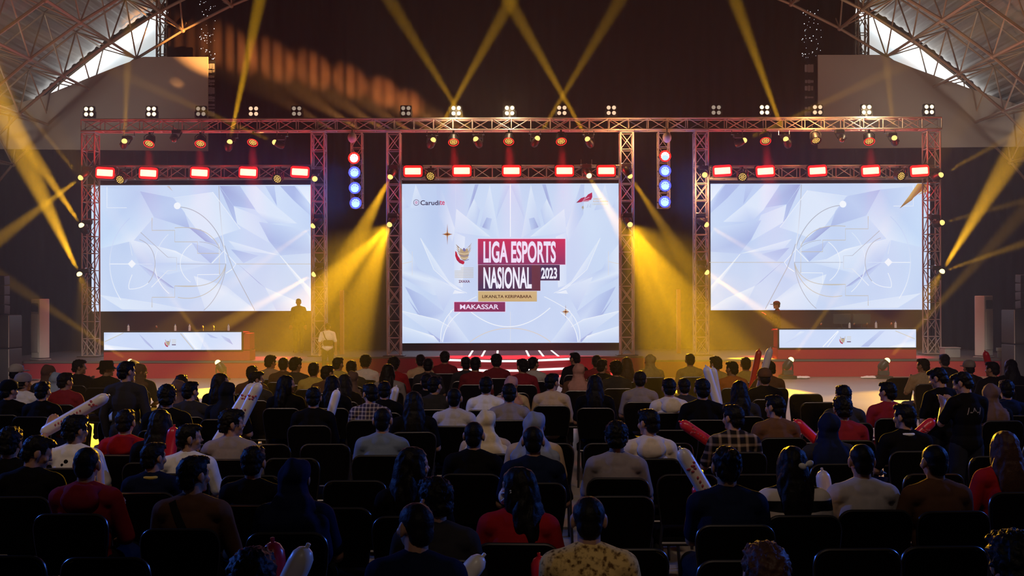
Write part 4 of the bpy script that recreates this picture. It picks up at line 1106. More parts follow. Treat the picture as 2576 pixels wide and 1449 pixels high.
# things standing on the desks
M['pet'] = mat('clear_bottle', (0.55, 0.58, 0.62), 0.12, 0, 0.1, 10, spec=0.8)
M['brass'] = mat('warm_metal', (0.60, 0.46, 0.24), 0.3, 0.8)
M['cap_blue'] = mat('blue_cap', (0.05, 0.10, 0.40), 0.4)
def bottle(kind):
    root = empty('water_bottle')
    q = MB(); q.lathe([(0.028, 0), (0.032, 0.01), (0.032, 0.10), (0.028, 0.11), (0.032, 0.12), (0.030, 0.15), (0.013, 0.18), (0.013, 0.19)], 14); q.build('body', M['pet'], root, True)
    q = MB(); q.lathe([(0.015, 0.19), (0.015, 0.21), (0.008, 0.212)], 12); q.build('cap', M['cap_blue'], root, True)
    return root
def deskmic():
    root = empty('desk_microphone')
    q = MB(); q.lathe([(0.06, 0), (0.06, 0.015), (0.02, 0.02)], 16); q.build('base', M['black'], root, True)
    q = MB(); q.path([(0, 0, 0.02), (0, 0, 0.10), (0, -0.02, 0.13)], 0.006, 6); q.build('stem', M['dark'], root, True)
    q = MB(); q.capsule((0, -0.02, 0.13), (0, -0.05, 0.15), 0.022); q.build('capsule', M['brass'], root, True)
    return root
def monitor():
    root = empty('monitor')
    q = MB(); q.rbox((0, 0, 0.02), (0.22, 0.16, 0.02), 0.04, axis='z'); q.tube((0, 0, 0.02), (0, 0, 0.14), 0.015); q.build('stand', M['dark'], root)
    q = MB(); q.rbox((0, 0, 0.27), (0.46, 0.03, 0.27), 0.015); q.build('screen_back', M['dark'], root)
    return root
makers = {'b': bottle, 'm': deskmic, 's': monitor}; protos = {}
def on_desk(kind, x, z, label, cat, group):
    if kind not in protos:
        r = makers[kind](0) if kind == 'b' else makers[kind](); protos[kind] = (r, tree(r)); first_ = True
    else: r = copy_tree(*protos[kind])
    r.location = (at(x, 820, 28.45).x, 28.45, z); tag(r, label, cat, group)
for kind, lst in (('b', (323, 441, 477, 575)), ('m', (395, 538, 511))):
    for i, x in enumerate(sorted(lst)):
        on_desk(kind, x, zdl, ('water bottle' if kind == 'b' else 'small desk microphone') + ' on the left desk, %s from its left end' % ORD[i], 'bottle' if kind == 'b' else 'microphone', 'bottles on the desks' if kind == 'b' else 'microphones on the desks')
for kind, lst in (('b', (2137, 2204, 2253)), ('m', (2065, 2148, 2180, 2241)), ('s', (2118, 2168))):
    for i, x in enumerate(sorted(lst)):
        nm, ct, gp = {'b': ('water bottle', 'bottle', 'bottles on the desks'), 'm': ('small desk microphone', 'microphone', 'microphones on the desks'), 's': ('dark monitor seen from behind', 'monitor', 'monitors on the right desk')}[kind]
        on_desk(kind, x, zdr, nm + ' on the right desk, %s from its left end' % ORD[i], ct, gp)
        if kind == 's':
            pass
# ================================================================== THE CROWD
def fabric(name, col, vary=0.15, rough=0.85): return mat('cloth_' + name, col, rough, 0, vary, 25, 0.08, spec=0.04, sheen=0.0)
def pattern_mat(name, fn):
    m = bpy.data.materials.new('cloth_' + name); m.use_nodes = True
    nt = m.node_tree; b = nt.nodes['Principled BSDF']; b.inputs['Roughness'].default_value = 0.85; b.inputs['Specular IOR Level'].default_value = 0.05
    tc = nt.nodes.new('ShaderNodeTexCoord'); sp = nt.nodes.new('ShaderNodeSeparateXYZ'); nt.links.new(tc.outputs['Object'], sp.inputs[0])
    nt.links.new(fn(nt, tc, sp), b.inputs['Base Color'])
    return m
def wave(nt, sock, freq, lo, hi):
    mu = nt.nodes.new('ShaderNodeMath'); mu.operation = 'MULTIPLY'; mu.inputs[1].default_value = freq; nt.links.new(sock, mu.inputs[0])
    si = nt.nodes.new('ShaderNodeMath'); si.operation = 'SINE'; nt.links.new(mu.outputs[0], si.inputs[0])
    mr = nt.nodes.new('ShaderNodeMapRange'); mr.inputs[1].default_value = lo; mr.inputs[2].default_value = hi; nt.links.new(si.outputs[0], mr.inputs[0])
    return mr.outputs[0]
def mixc(nt, fac, c0, c1):
    mx = nt.nodes.new('ShaderNodeMix'); mx.data_type = 'RGBA'
    if hasattr(fac, 'links') or hasattr(fac, 'is_linked'): nt.links.new(fac, mx.inputs[0])
    for k, c in ((6, c0), (7, c1)):
        if isinstance(c, tuple): mx.inputs[k].default_value = (*c, 1)
        else: nt.links.new(c, mx.inputs[k])
    return mx.outputs[2]
def plaid(dark, light, f):
    def fn(nt, tc, sp):
        a = wave(nt, sp.outputs[0], f, 0.3, 0.9); b = wave(nt, sp.outputs[2], f, 0.3, 0.9)
        ad = nt.nodes.new('ShaderNodeMath'); ad.operation = 'ADD'; nt.links.new(a, ad.inputs[0]); nt.links.new(b, ad.inputs[1])
        hf = nt.nodes.new('ShaderNodeMath'); hf.operation = 'MULTIPLY'; hf.inputs[1].default_value = 0.5; nt.links.new(ad.outputs[0], hf.inputs[0])
        return mixc(nt, hf.outputs[0], dark, light)
    return fn
def stripes(c0, c1, f):
    return lambda nt, tc, sp: mixc(nt, wave(nt, sp.outputs[2], f, -0.1, 0.1), c0, c1)
def batik(nt, tc, sp):
    v = nt.nodes.new('ShaderNodeTexNoise'); v.inputs['Scale'].default_value = 38; v.inputs['Detail'].default_value = 4; nt.links.new(tc.outputs['Object'], v.inputs['Vector'])
    r = nt.nodes.new('ShaderNodeMapRange'); r.inputs[1].default_value = 0.34; r.inputs[2].default_value = 0.52; nt.links.new(v.outputs['Fac'], r.inputs[0])
    return mixc(nt, r.outputs[0], (0.12, 0.06, 0.02), (0.66, 0.44, 0.16))
TOPS = {'blk': ('black shirt', (0.007, 0.0062, 0.0065)), 'dgr': ('dark grey shirt', (0.032, 0.029, 0.031)), 'gry': ('grey shirt', (0.26, 0.22, 0.22)), 'lgr': ('pale grey shirt', (0.46, 0.42, 0.42)),
        'wht': ('white shirt', (0.74, 0.70, 0.67)), 'crm': ('cream hoodie', (0.66, 0.56, 0.46)), 'red': ('red jacket', (0.33, 0.014, 0.018)), 'mar': ('maroon shirt', (0.17, 0.018, 0.022)),
        'drd': ('dark red shirt', (0.24, 0.02, 0.03)), 'nav': ('navy shirt', (0.008, 0.012, 0.034)), 'brn': ('brown shirt', (0.13, 0.062, 0.035)), 'bei': ('beige shirt', (0.52, 0.37, 0.23)),
        'yel': ('yellow shirt', (0.62, 0.46, 0.10)), 'org': ('orange shirt', (0.55, 0.18, 0.04)), 'blu': ('blue lit grey shirt', (0.16, 0.20, 0.28))}  # the last one: blue light painted into the grey cloth
CL = {k: fabric(k, v[1]) for k, v in TOPS.items()}
TOPS.update(plaid=('plaid shirt', None), plaid2=('dark plaid shirt', None), strp=('broadly striped top', None), batik=('patterned yellow batik shirt', None))
CL['plaid'] = pattern_mat('fine_plaid', plaid((0.04, 0.03, 0.05), (0.46, 0.38, 0.32), 150)); CL['plaid2'] = pattern_mat('dark_plaid', plaid((0.015, 0.012, 0.012), (0.34, 0.24, 0.17), 82))
CL['strp'] = pattern_mat('broad_stripes', stripes((0.012, 0.012, 0.014), (0.68, 0.60, 0.54), 46)); CL['batik'] = pattern_mat('batik', batik)
CL['hij_blue'] = fabric('pale_blue_scarf', (0.30, 0.40, 0.56)); CL['hij_pink'] = fabric('pink_scarf', (0.48, 0.25, 0.22)); CL['hij_blk'] = fabric('black_scarf', (0.012, 0.012, 0.014))
CL['hij_cream'] = fabric('cream_scarf', (0.72, 0.58, 0.36)); CL['hij_navy'] = fabric('navy_scarf', (0.010, 0.014, 0.04)); CL['hij_gold'] = fabric('gold_blue_scarf', (0.24, 0.27, 0.36)); CL['hij_yel'] = fabric('yellow_scarf', (0.55, 0.42, 0.12)); CL['hij_brn'] = fabric('brown_scarf', (0.14, 0.08, 0.06))
SCARF = {'hij_blue': 'pale blue', 'hij_pink': 'dusty pink', 'hij_blk': 'black', 'hij_cream': 'cream', 'hij_navy': 'navy', 'hij_gold': 'blue and gold', 'hij_yel': 'yellowish', 'hij_brn': 'brown'}
M['skin'] = mat('skin', (0.36, 0.19, 0.115), 0.5, 0, 0.06, 20, spec=0.35)
M['eye'] = mat('dark_eyes', (0.01, 0.008, 0.006), 0.15, spec=0.6); M['lips'] = mat('lips', (0.28, 0.09, 0.07), 0.45)
M['hair'] = mat('black_hair', (0.006, 0.0045, 0.004), 0.55, 0, 0.4, 90, 0.2, spec=0.14)
M['hair_brown'] = mat('brown_hair', (0.045, 0.018, 0.010), 0.55, 0, 0.4, 90, 0.2, spec=0.2)
M['jeans'] = fabric('dark_trousers', (0.015, 0.016, 0.022)); M['shoe'] = mat('shoes', (0.05, 0.05, 0.05), 0.6)

def remesh(mb, mats, voxel=0.009, smooth=4, name='m', cut=None, disp=0.0, dscale=40.0, keep=0.5):
    me = mb.mesh(name + '_raw', mats); o = bpy.data.objects.new('tmp', me); COL.objects.link(o)
    r = o.modifiers.new('r', 'REMESH'); r.mode = 'VOXEL'; r.voxel_size = voxel; r.use_smooth_shade = True
    s = o.modifiers.new('s', 'SMOOTH'); s.factor = 0.5; s.iterations = smooth
    if keep < 1: d = o.modifiers.new('d', 'DECIMATE'); d.ratio = keep
    dg = bpy.context.evaluated_depsgraph_get(); out = bpy.data.meshes.new_from_object(o.evaluated_get(dg)); out.name = name
    bpy.data.objects.remove(o); bpy.data.meshes.remove(me)
    if disp:
        ns = [v.normal.copy() for v in out.vertices]
        for v, n in zip(out.vertices, ns):
            p = v.co * dscale; v.co += n * disp * noise.noise(Vector((p.x, p.y, p.z * 0.6)))
    if cut:
        import bmesh
        bm = bmesh.new(); bm.from_mesh(out)
        bmesh.ops.delete(bm, geom=[v for v in bm.verts if cut(v.co)], context='VERTS'); bm.to_mesh(out); bm.free()
    out.materials.clear()
    for m in (mats if isinstance(mats, (list, tuple)) else [mats]): out.materials.append(m)
    out.polygons.foreach_set('use_smooth', [True] * len(out.polygons)); out.update()
    return out

# ---- one skeleton, two postures.  Metres, facing +Y, origin on the floor below the hips.
def skel(pose, arm):
    J = {}
    up = 0.40 if pose == 'stand' else 0.0
    J['up'] = up; J['pivot'] = Vector((0, 0.0, 1.06 + up))
    for s, sx in (('L', -1), ('R', 1)):
        J['sh' + s] = Vector((sx * 0.168, -0.02, 0.955 + up))
        if pose == 'sit':
            J['el' + s] = Vector((sx * 0.235, 0.05, 0.70)); J['wr' + s] = Vector((sx * 0.13, 0.24, 0.640)); J['fi' + s] = Vector((sx * -0.10, 1, -0.16))
            J['hp' + s] = Vector((sx * 0.088, 0.0, 0.535)); J['kn' + s] = Vector((sx * 0.13, 0.43, 0.515)); J['an' + s] = Vector((sx * 0.125, 0.34, 0.09))
        else:
            J['el' + s] = Vector((sx * 0.235, -0.02, 1.10)); J['wr' + s] = Vector((sx * 0.235, 0.07, 0.86)); J['fi' + s] = Vector((sx * -0.05, 0.25, -1))
            J['hp' + s] = Vector((sx * 0.088, 0.0, 0.90)); J['kn' + s] = Vector((sx * 0.10, 0.02, 0.49)); J['an' + s] = Vector((sx * 0.105, -0.02, 0.085))
    if arm == 'hold':
        J['elR'] = Vector((0.255, 0.07, 0.72 + up)); J['wrR'] = Vector((0.25, 0.27, 0.86 + up)); J['fiR'] = Vector((-0.2, 0.7, 0.6))
    if isinstance(arm, tuple):                       # one hand reaches for a point
        s, T = arm[1], Vector(arm[2:5]); sx = -1 if s == 'L' else 1; S = J['sh' + s]; d = T - S
        L1, L2 = 0.275, 0.255; D = min(max(d.length, 0.12), L1 + L2 - 0.005); n = d.normalized()
        a = (L1 * L1 - L2 * L2 + D * D) / (2 * D); hgt = math.sqrt(max(0.0, L1 * L1 - a * a))
        pole = Vector((sx * 0.7, -0.2, -1.0)); pole = (pole - n * pole.dot(n)).normalized()
        J['el' + s] = S + n * a + pole * hgt; J['wr' + s] = S + n * D; J['fi' + s] = (J['wr' + s] - J['el' + s]).normalized()
    if arm == 'phone':
        for s, sx in (('L', -1), ('R', 1)):
            J['el' + s] = Vector((sx * 0.23, 0.09, 0.74 + up)); J['wr' + s] = Vector((sx * 0.07, 0.30, 0.90 + up)); J['fi' + s] = Vector((sx * -0.3, 0.6, 0.7))
    return J
def torso(mb, J, g=0.0, low=True):
    u = J['up']
    mb.ell((0, -0.018, 0.85 + u), (0.160 + g, 0.108 + g, 0.17 + g)); mb.ell((0, -0.005, 0.68 + u), (0.142 + g, 0.105 + g, 0.17 + g))
    mb.ell((0, 0.0, 0.560 + u), (0.158 + g, 0.125 + g, 0.110 + g))
    mb.capsule(J['shL'] + Vector((0.02, 0, 0)), J['shR'] - Vector((0.02, 0, 0)), 0.060 + g)
    for sx in (-1, 1): mb.capsule((sx * 0.02, -0.02, 1.01 + u), (sx * 0.14, -0.02, 0.965 + u), 0.048 + g, 0.05 + g)
    mb.ell((0, -0.03, 0.965 + u), (0.10 + g, 0.07 + g, 0.07 + g))
def legs(mb, J, g=0.0, end=1.0):
    for s in 'LR':
        mb.capsule(J['hp' + s], J['kn' + s], 0.085 + g, 0.058 + g)
        a = J['kn' + s] + (J['an' + s] - J['kn' + s]) * end
        mb.capsule(J['kn' + s], a, 0.056 + g, 0.040 + g * 1.5)
        mb.ell(J['kn' + s] + (J['an' + s] - J['kn' + s]) * 0.3 + Vector((0, -0.012, 0)), (0.052 + g, 0.055 + g, 0.10 + g))
def feet(mb, J, g=0.0):
    for s in 'LR':
        a = J['an' + s]; mb.capsule(a + Vector((0, -0.03, -0.045)), a + Vector((0, 0.15, -0.052)), 0.040 + g, 0.032 + g); mb.capsule(a, a + Vector((0, 0, -0.04)), 0.038 + g)
def arms(mb, J, g=0.0, upto=1.0, hands=False):
    for s, sx in (('L', -1), ('R', 1)):
        sh, el, wr = J['sh' + s], J['el' + s], J['wr' + s]
        if upto < 1: mb.capsule(sh, sh + (el - sh) * upto, 0.050 + g, 0.043 + g); continue
        mb.capsule(sh, el, 0.050 + g, 0.040 + g * 0.9); mb.capsule(el, el + (wr - el) * (1.0 if hands else 0.94), 0.040 + g * 0.9, 0.028 + g * 0.8)
        if hands:
            d = J['fi' + s].normalized(); side = Vector((sx, 0, 0)); side = (side - d * side.dot(d)).normalized(); nrm = d.cross(side).normalized()
            if nrm.z < 0: nrm = -nrm
            c = wr + d * 0.045
            Mx = Matrix((side, d, nrm)).transposed()
            mb.ell(c, (0.040, 0.052, 0.017), M=Mx)
            for k, ln in enumerate((0.066, 0.076, 0.070, 0.054)):
                b = c + d * 0.040 - side * sx * 0.0 + side * ((k - 1.5) * 0.0215) * -1
                m1 = b + d * ln * 0.55 - nrm * 0.006; m2 = m1 + d * ln * 0.40 - nrm * 0.022
                mb.capsule(b - d * 0.012, m1, 0.0105, 0.0098, 8); mb.capsule(m1, m2, 0.0098, 0.009, 8)
            t0 = c - d * 0.02 - side * 0.034; mb.capsule(t0, t0 + d * 0.045 - side * 0.026 - nrm * 0.008, 0.0125, 0.0105, 8)
            t1_ = t0 + d * 0.045 - side * 0.026 - nrm * 0.008; mb.capsule(t1_, t1_ + d * 0.03 + side * 0.004 - nrm * 0.008, 0.0105, 0.009, 8)
def head_rot(turn, tilt): return Matrix.Rotation(math.radians(-turn), 3, 'Z') @ Matrix.Rotation(math.radians(-tilt), 3, 'X')
def head(mb, J, turn, tilt):
    R = head_rot(turn, tilt); P0 = J['pivot']
    def e(c, r): mb.ell(P0 + R @ Vector(c), r, M=R)
    e((0, 0.003, 0.122), (0.073, 0.092, 0.086)); e((0, 0.030, 0.056), (0.056, 0.062, 0.066)); e((0, 0.078, 0.012), (0.024, 0.018, 0.018))
    e((0, 0.099, 0.078), (0.015, 0.021, 0.014)); e((0, 0.092, 0.097), (0.010, 0.014, 0.026)); e((0, 0.074, 0.122), (0.050, 0.022, 0.015))
    e((0, 0.087, 0.044), (0.022, 0.012, 0.006)); e((0, 0.085, 0.033), (0.019, 0.012, 0.006))
    for sx in (-1, 1):
        e((sx * 0.030, 0.080, 0.103), (0.014, 0.010, 0.009)); e((sx * 0.040, 0.066, 0.072), (0.024, 0.022, 0.024))
        e((sx * 0.077, 0.0, 0.093), (0.012, 0.021, 0.033)); e((sx * 0.074, 0.004, 0.068), (0.009, 0.012, 0.013))
    mb.capsule(P0 + Vector((0, -0.022, -0.10)), P0 + R @ Vector((0, -0.004, 0.05)), 0.057, 0.054)
    return R
CACHE = {}
def body_mesh(pose, arm, turn, tilt):
    k = ('body', pose, arm, turn, tilt)
    if k in CACHE: return CACHE[k]
    J = skel(pose, arm); mb = MB(); torso(mb, J); legs(mb, J); feet(mb, J); arms(mb, J, hands=True); R = head(mb, J, turn, tilt)
    me = remesh(mb, [M['skin'], M['eye'], M['lips']], 0.0075, 3, 'person_body', keep=0.55)
    P0 = J['pivot']; Ri = R.transposed()
    for p in me.polygons:
        q = Ri @ (p.center - P0); i = 0
        if q.y > 0.06:
            if min((q - Vector((sx * 0.030, 0.088, 0.103))).length for sx in (-1, 1)) < 0.0115: i = 1
            elif abs(q.x) < 0.021 and 0.028 < q.z < 0.049: i = 2
        p.material_index = i
    CACHE[k] = me; return me
def shirt_mesh(pose, arm, sleeve):
    k = ('shirt', pose, arm, sleeve)
    if k not in CACHE:
        J = skel(pose, arm); mb = MB(); torso(mb, J, 0.013); arms(mb, J, 0.013, 0.80 if sleeve == 'short' else 1.0)
        mb.capsule(J['pivot'] + Vector((0, -0.022, -0.085)), J['pivot'] + Vector((0, -0.018, -0.045)), 0.066, 0.063)
        CACHE[k] = remesh(mb, CL['blk'], 0.010, 3, 'shirt', disp=0.006, dscale=13.0, keep=0.6)
        CACHE[('bvh',) + k] = BVHTree.FromPolygons([v.co for v in CACHE[k].vertices], [list(p.vertices) for p in CACHE[k].polygons])
    return CACHE[k]
def trouser_mesh(pose):
    k = ('tr', pose)
    if k not in CACHE:
        J = skel(pose, None); mb = MB(); u = J['up']; mb.ell((0, 0, 0.552 + u), (0.166, 0.132, 0.10)); legs(mb, J, 0.012, 0.95); CACHE[k] = remesh(mb, M['jeans'], 0.013, 3, 'trousers', keep=0.6)
    return CACHE[k]
def shoe_mesh(pose):
    k = ('sh', pose)
    if k not in CACHE: J = skel(pose, None); mb = MB(); feet(mb, J, 0.009); CACHE[k] = remesh(mb, M['shoe'], 0.011, 2, 'shoes')
    return CACHE[k]
def facecut(v): return (v.y > 0.052 and v.z < 0.158 and abs(v.x) < 0.066) or (v.y > 0.012 and v.z < 0.095) or v.z < 0.022 or (v.y > -0.035 and v.z < 0.072)
def hair_mesh(style):
    k = ('hair', style)
    if k in CACHE: return CACHE[k]
    mb = MB(); cut = facecut; disp, ds, vox, m = 0.010, 55.0, 0.008, M['hair']
    if style in ('s', 'fade', 'curl', 'mess'):
        g = {'s': 0.0, 'fade': -0.006, 'curl': 0.012, 'mess': 0.006}[style]
        mb.ell((0, -0.002, 0.130 + g * 0.5), (0.083 + g, 0.100 + g, 0.088 + g)); mb.ell((0, -0.045, 0.075), (0.067 + g, 0.056 + g, 0.062))
        if style != 'fade': mb.ell((0, 0.05, 0.178), (0.066 + g, 0.058, 0.034 + g))
        disp = {'s': 0.009, 'fade': 0.003, 'curl': 0.020, 'mess': 0.014}[style]; ds = {'curl': 85.0}.get(style, 90.0)
    elif style in ('l', 'lw'):
        w = 0.022 if style == 'lw' else 0.0
        mb.ell((0, -0.006, 0.128), (0.088, 0.105, 0.092)); mb.ell((0, -0.062, 0.02), (0.092 + w, 0.066, 0.155)); mb.ell((0, -0.108, -0.12), (0.098 + w, 0.045, 0.17))
        for sx in (-1, 1): mb.ell((sx * 0.074, 0.005, 0.05), (0.024, 0.05, 0.10)); mb.ell((sx * (0.085 + w), -0.055, -0.06), (0.030, 0.045, 0.12))
        cut = lambda v: v.y > 0.045 and v.z < 0.155 and abs(v.x) < 0.062
        disp, ds = 0.007, 40.0
    elif style in ('b', 'p'):
        mb.ell((0, -0.004, 0.128), (0.084, 0.102, 0.089)); mb.ell((0, -0.045, 0.075), (0.067, 0.056, 0.060))
        if style == 'b': mb.ell((0.01, -0.105, 0.17), (0.045, 0.042, 0.045)); disp = 0.014
        else: mb.ell((0, -0.120, 0.12), (0.034, 0.036, 0.036)); mb.capsule((0, -0.13, 0.10), (0, -0.155, -0.10), 0.036, 0.018)
    elif style == 'h':
        mb.ell((0, -0.002, 0.124), (0.092, 0.108, 0.096)); mb.ell((0, 0.0, 0.035), (0.086, 0.092, 0.10)); mb.ell((0, -0.012, -0.045), (0.112, 0.105, 0.09))
        mb.ell((0, -0.03, -0.105), (0.185, 0.125, 0.085)); mb.ell((0, -0.085, -0.17), (0.165, 0.085, 0.16)); mb.ell((0, 0.05, -0.14), (0.14, 0.09, 0.13))
        cut = lambda v: v.y > 0.058 and 0.012 < v.z < 0.168 and abs(v.x) < 0.058
        disp, ds, vox = 0.014, 16.0, 0.010
    elif style == 'h2':      # long veil falling wide to the elbows
        mb.ell((0, -0.002, 0.124), (0.094, 0.110, 0.098)); mb.ell((0, -0.01, 0.03), (0.092, 0.10, 0.12)); mb.ell((0, -0.03, -0.06), (0.135, 0.11, 0.12))
        mb.ell((0, -0.045, -0.15), (0.215, 0.135, 0.12)); mb.ell((0, -0.085, -0.28), (0.235, 0.10, 0.20)); mb.ell((0, 0.05, -0.2), (0.2, 0.11, 0.18))
        cut = lambda v: v.y > 0.058 and 0.012 < v.z < 0.168 and abs(v.x) < 0.058
        disp, ds, vox = 0.02, 14.0, 0.011
    me = remesh(mb, m, vox, 3, 'hair' if style[0] != 'h' else 'headscarf', cut, disp, ds, keep=0.7)
    CACHE[k] = me; return me
def hat_mesh(kind):
    k = ('hat', kind)
    if k in CACHE: return CACHE[k]
    mb = MB()
    if kind == 'cap':
        mb.lathe([(0.094, 0.118), (0.098, 0.128), (0.096, 0.165), (0.080, 0.203), (0.045, 0.228), (0.005, 0.234)], 24, Matrix.Diagonal((0.96, 1.12, 1, 1)))
        mb.ell((0, 0.135, 0.125), (0.075, 0.075, 0.010), 20, 6)
    else:
        mb.lathe([(0.135, 0.10), (0.137, 0.104), (0.096, 0.142), (0.088, 0.215), (0.075, 0.232), (0.01, 0.236)], 28, Matrix.Diagonal((0.97, 1.1, 1, 1)))
    CACHE[k] = mb.mesh('hat', M['black'], True); return CACHE[k]
def hood_mesh():
    if 'hood' not in CACHE:
        mb = MB(); ring = [(0.092 * math.cos(t), -0.035 + 0.080 * math.sin(t), -0.062 + 0.026 * math.cos(t + PI / 2) * 1.0) for t in [i * 2 * PI / 24 for i in range(25)]]
        mb.path(ring, 0.034, 10); mb.ell((0, -0.112, -0.105), (0.125, 0.058, 0.085)); mb.ell((0, -0.10, -0.06), (0.11, 0.05, 0.05))
        CACHE['hood'] = remesh(mb, CL['crm'], 0.009, 4, 'hood', disp=0.008, dscale=20.0, keep=0.6)
    return CACHE['hood']
def print_on(person, pose, arm, sleeve, s, w, z, h, m, dx=0.0, lines=1):
    bvh = CACHE[('bvh', 'shirt', pose, arm, sleeve)]
    c = bpy.data.curves.new('lettering', 'FONT'); c.body = s; c.resolution_u = 3; c.offset = 0.01; c.align_x = 'CENTER'
    o = bpy.data.objects.new('lettering', c); COL.objects.link(o)
    dg = bpy.context.evaluated_depsgraph_get(); me = bpy.data.meshes.new_from_object(o.evaluated_get(dg)); bpy.data.objects.remove(o); bpy.data.curves.remove(c)
    xs = [v.co.x for v in me.vertices]; ys = [v.co.y for v in me.vertices]; ax, bx, ay, by = min(xs), max(xs), min(ys), max(ys)
    import bmesh
    bm = bmesh.new(); bm.from_mesh(me); bmesh.ops.subdivide_edges(bm, edges=[e for e in bm.edges if e.calc_length() > 0.25], cuts=2); bm.to_mesh(me); bm.free()
    for v in me.vertices:
        x = dx + ((v.co.x - ax) / (bx - ax) - 0.5) * w; zz = z + ((v.co.y - ay) / (by - ay) - 0.5) * h
        hit = bvh.ray_cast(Vector((x, -1.0, zz)), Vector((0, 1, 0)))[0]
        v.co = Vector((x, (hit.y if hit else -0.13) - 0.005, zz))
    me.materials.clear(); me.materials.append(M[m] if m in M else CL[m]); me.update()
    return link('shirt_print', me, person)

def make_person(loc, k, rz, style, top, turn=0, tilt=0, pose='sit', arm='lap', sleeve='short', hat=None, hood=False, haircol=None, scarf=None, strap=None, extra=None):
    arm_ = None if arm == 'lap' else arm
    p = link('person', body_mesh(pose, arm_, turn, tilt)); p.location = loc; p.scale = (k, k, k); p.rotation_euler = (0, 0, rz)
    if pose == 'sit': p.location.z += 0.45 * (1 - k)
    J = skel(pose, arm_); R = head_rot(turn, tilt)
    sh = link('shirt', shirt_mesh(pose, arm_, sleeve), p); sh.material_slots[0].link = 'OBJECT'; sh.material_slots[0].material = CL[top]
    link('trousers', trouser_mesh(pose), p); link('shoes', shoe_mesh(pose), p)
    hm = hair_mesh(style); h = link(hm.name.split('.')[0], hm, p); h.location = J['pivot']
    if style[0] == 'h': h.rotation_euler = (0, 0, math.radians(-turn * 0.55))
    else: h.rotation_euler = R.to_euler()
    if scarf: h.material_slots[0].link = 'OBJECT'; h.material_slots[0].material = CL[scarf]
    elif haircol: h.material_slots[0].link = 'OBJECT'; h.material_slots[0].material = M[haircol]
    if hat:
        q = link({'cap': 'cap', 'bucket': 'bucket_hat'}[hat[0]], hat_mesh(hat[0]), p); q.location = J['pivot']; q.rotation_euler = R.to_euler()
        q.material_slots[0].link = 'OBJECT'; q.material_slots[0].material = CL[hat[1]]
    if hood:
        q = link('hood', hood_mesh(), p); q.location = J['pivot']; q.material_slots[0].link = 'OBJECT'; q.material_slots[0].material = CL[top]
    if extra: extra(p, J, R)
    return p

# ---- banquet chair
M['seat_cloth'] = mat('black_chair_cloth', (0.0045, 0.004, 0.004), 0.9, 0, 0.2, 60, 0.1, spec=0.02)
M['rim'] = mat('grey_chair_tube', (0.12, 0.11, 0.11), 0.32, 0.9, 0.05, 10)
def make_chair():
    root = empty('banquet_chair')
    q = MB(); q.rbox((0, 0.05, 0.398), (0.43, 0.43, 0.07), 0.06, axis='z', n=5); q.build('seat', M['seat_cloth'], root, True)
    W, B_, T = 0.205, 0.52, 0.84; prof = [(-W * 0.86, B_), (-W * 0.98, 0.70)]
    prof += [(-W + 0.07 - 0.07 * math.cos(t), T - 0.07 + 0.07 * math.sin(t)) for t in [i * PI / 12 for i in range(7)]]
    prof += [(-x, z) for x, z in reversed(prof)]
    yb = lambda z: -0.185 - 0.10 * (z - 0.5)
    q = MB(); n = len(prof); vs = [Vector((x, yb(z) - 0.03, z)) for x, z in prof] + [Vector((x, yb(z) + 0.02, z)) for x, z in prof]
    q.add(vs, [tuple(range(n)), tuple(range(2 * n - 1, n - 1, -1))] + [(i, i + n, (i + 1) % n + n, (i + 1) % n) for i in range(n)]); q.build('backrest', M['seat_cloth'], root, True)
    q = MB(); q.path([(x * 1.03, yb(z) - 0.005, z + (0.008 if z > 0.80 else 0)) for x, z in prof], 0.009, 8); q.build('back_frame', M['rim'], root, True)
    for sx in (-1, 1):
        q = MB(); q.path([(sx * 0.19, 0.24, 0.40), (sx * 0.20, 0.26, 0.0)], 0.0125, 8); q.build('leg', M['rim'], root, True)
        q = MB(); q.path([(sx * 0.178, yb(0.53), 0.53), (sx * 0.185, -0.16, 0.40), (sx * 0.20, -0.24, 0.0)], 0.0125, 8); q.build('leg', M['rim'], root, True)
    q = MB(); q.path([(-0.19, 0.24, 0.385), (0.19, 0.24, 0.385)], 0.011, 6); q.path([(-0.185, -0.16, 0.385), (0.185, -0.16, 0.385)], 0.011, 6)
    for sx in (-1, 1): q.path([(sx * 0.188, -0.16, 0.385), (sx * 0.188, 0.24, 0.385)], 0.011, 6)
    q.build('seat_frame', M['rim'], root, True)
    return root
chair0 = make_chair(); chair_tree = tree(chair0); chair_used = False
def put_chair(X, Y, rz=0.0):
    global chair_used
    if not chair_used: c, chair_used = chair0, True
    else: c = copy_tree(chair0, chair_tree)
    c.location = (X, Y, 0); c.rotation_euler = (0, 0, rz); c.scale = (0.94, 1, 1)
    return c
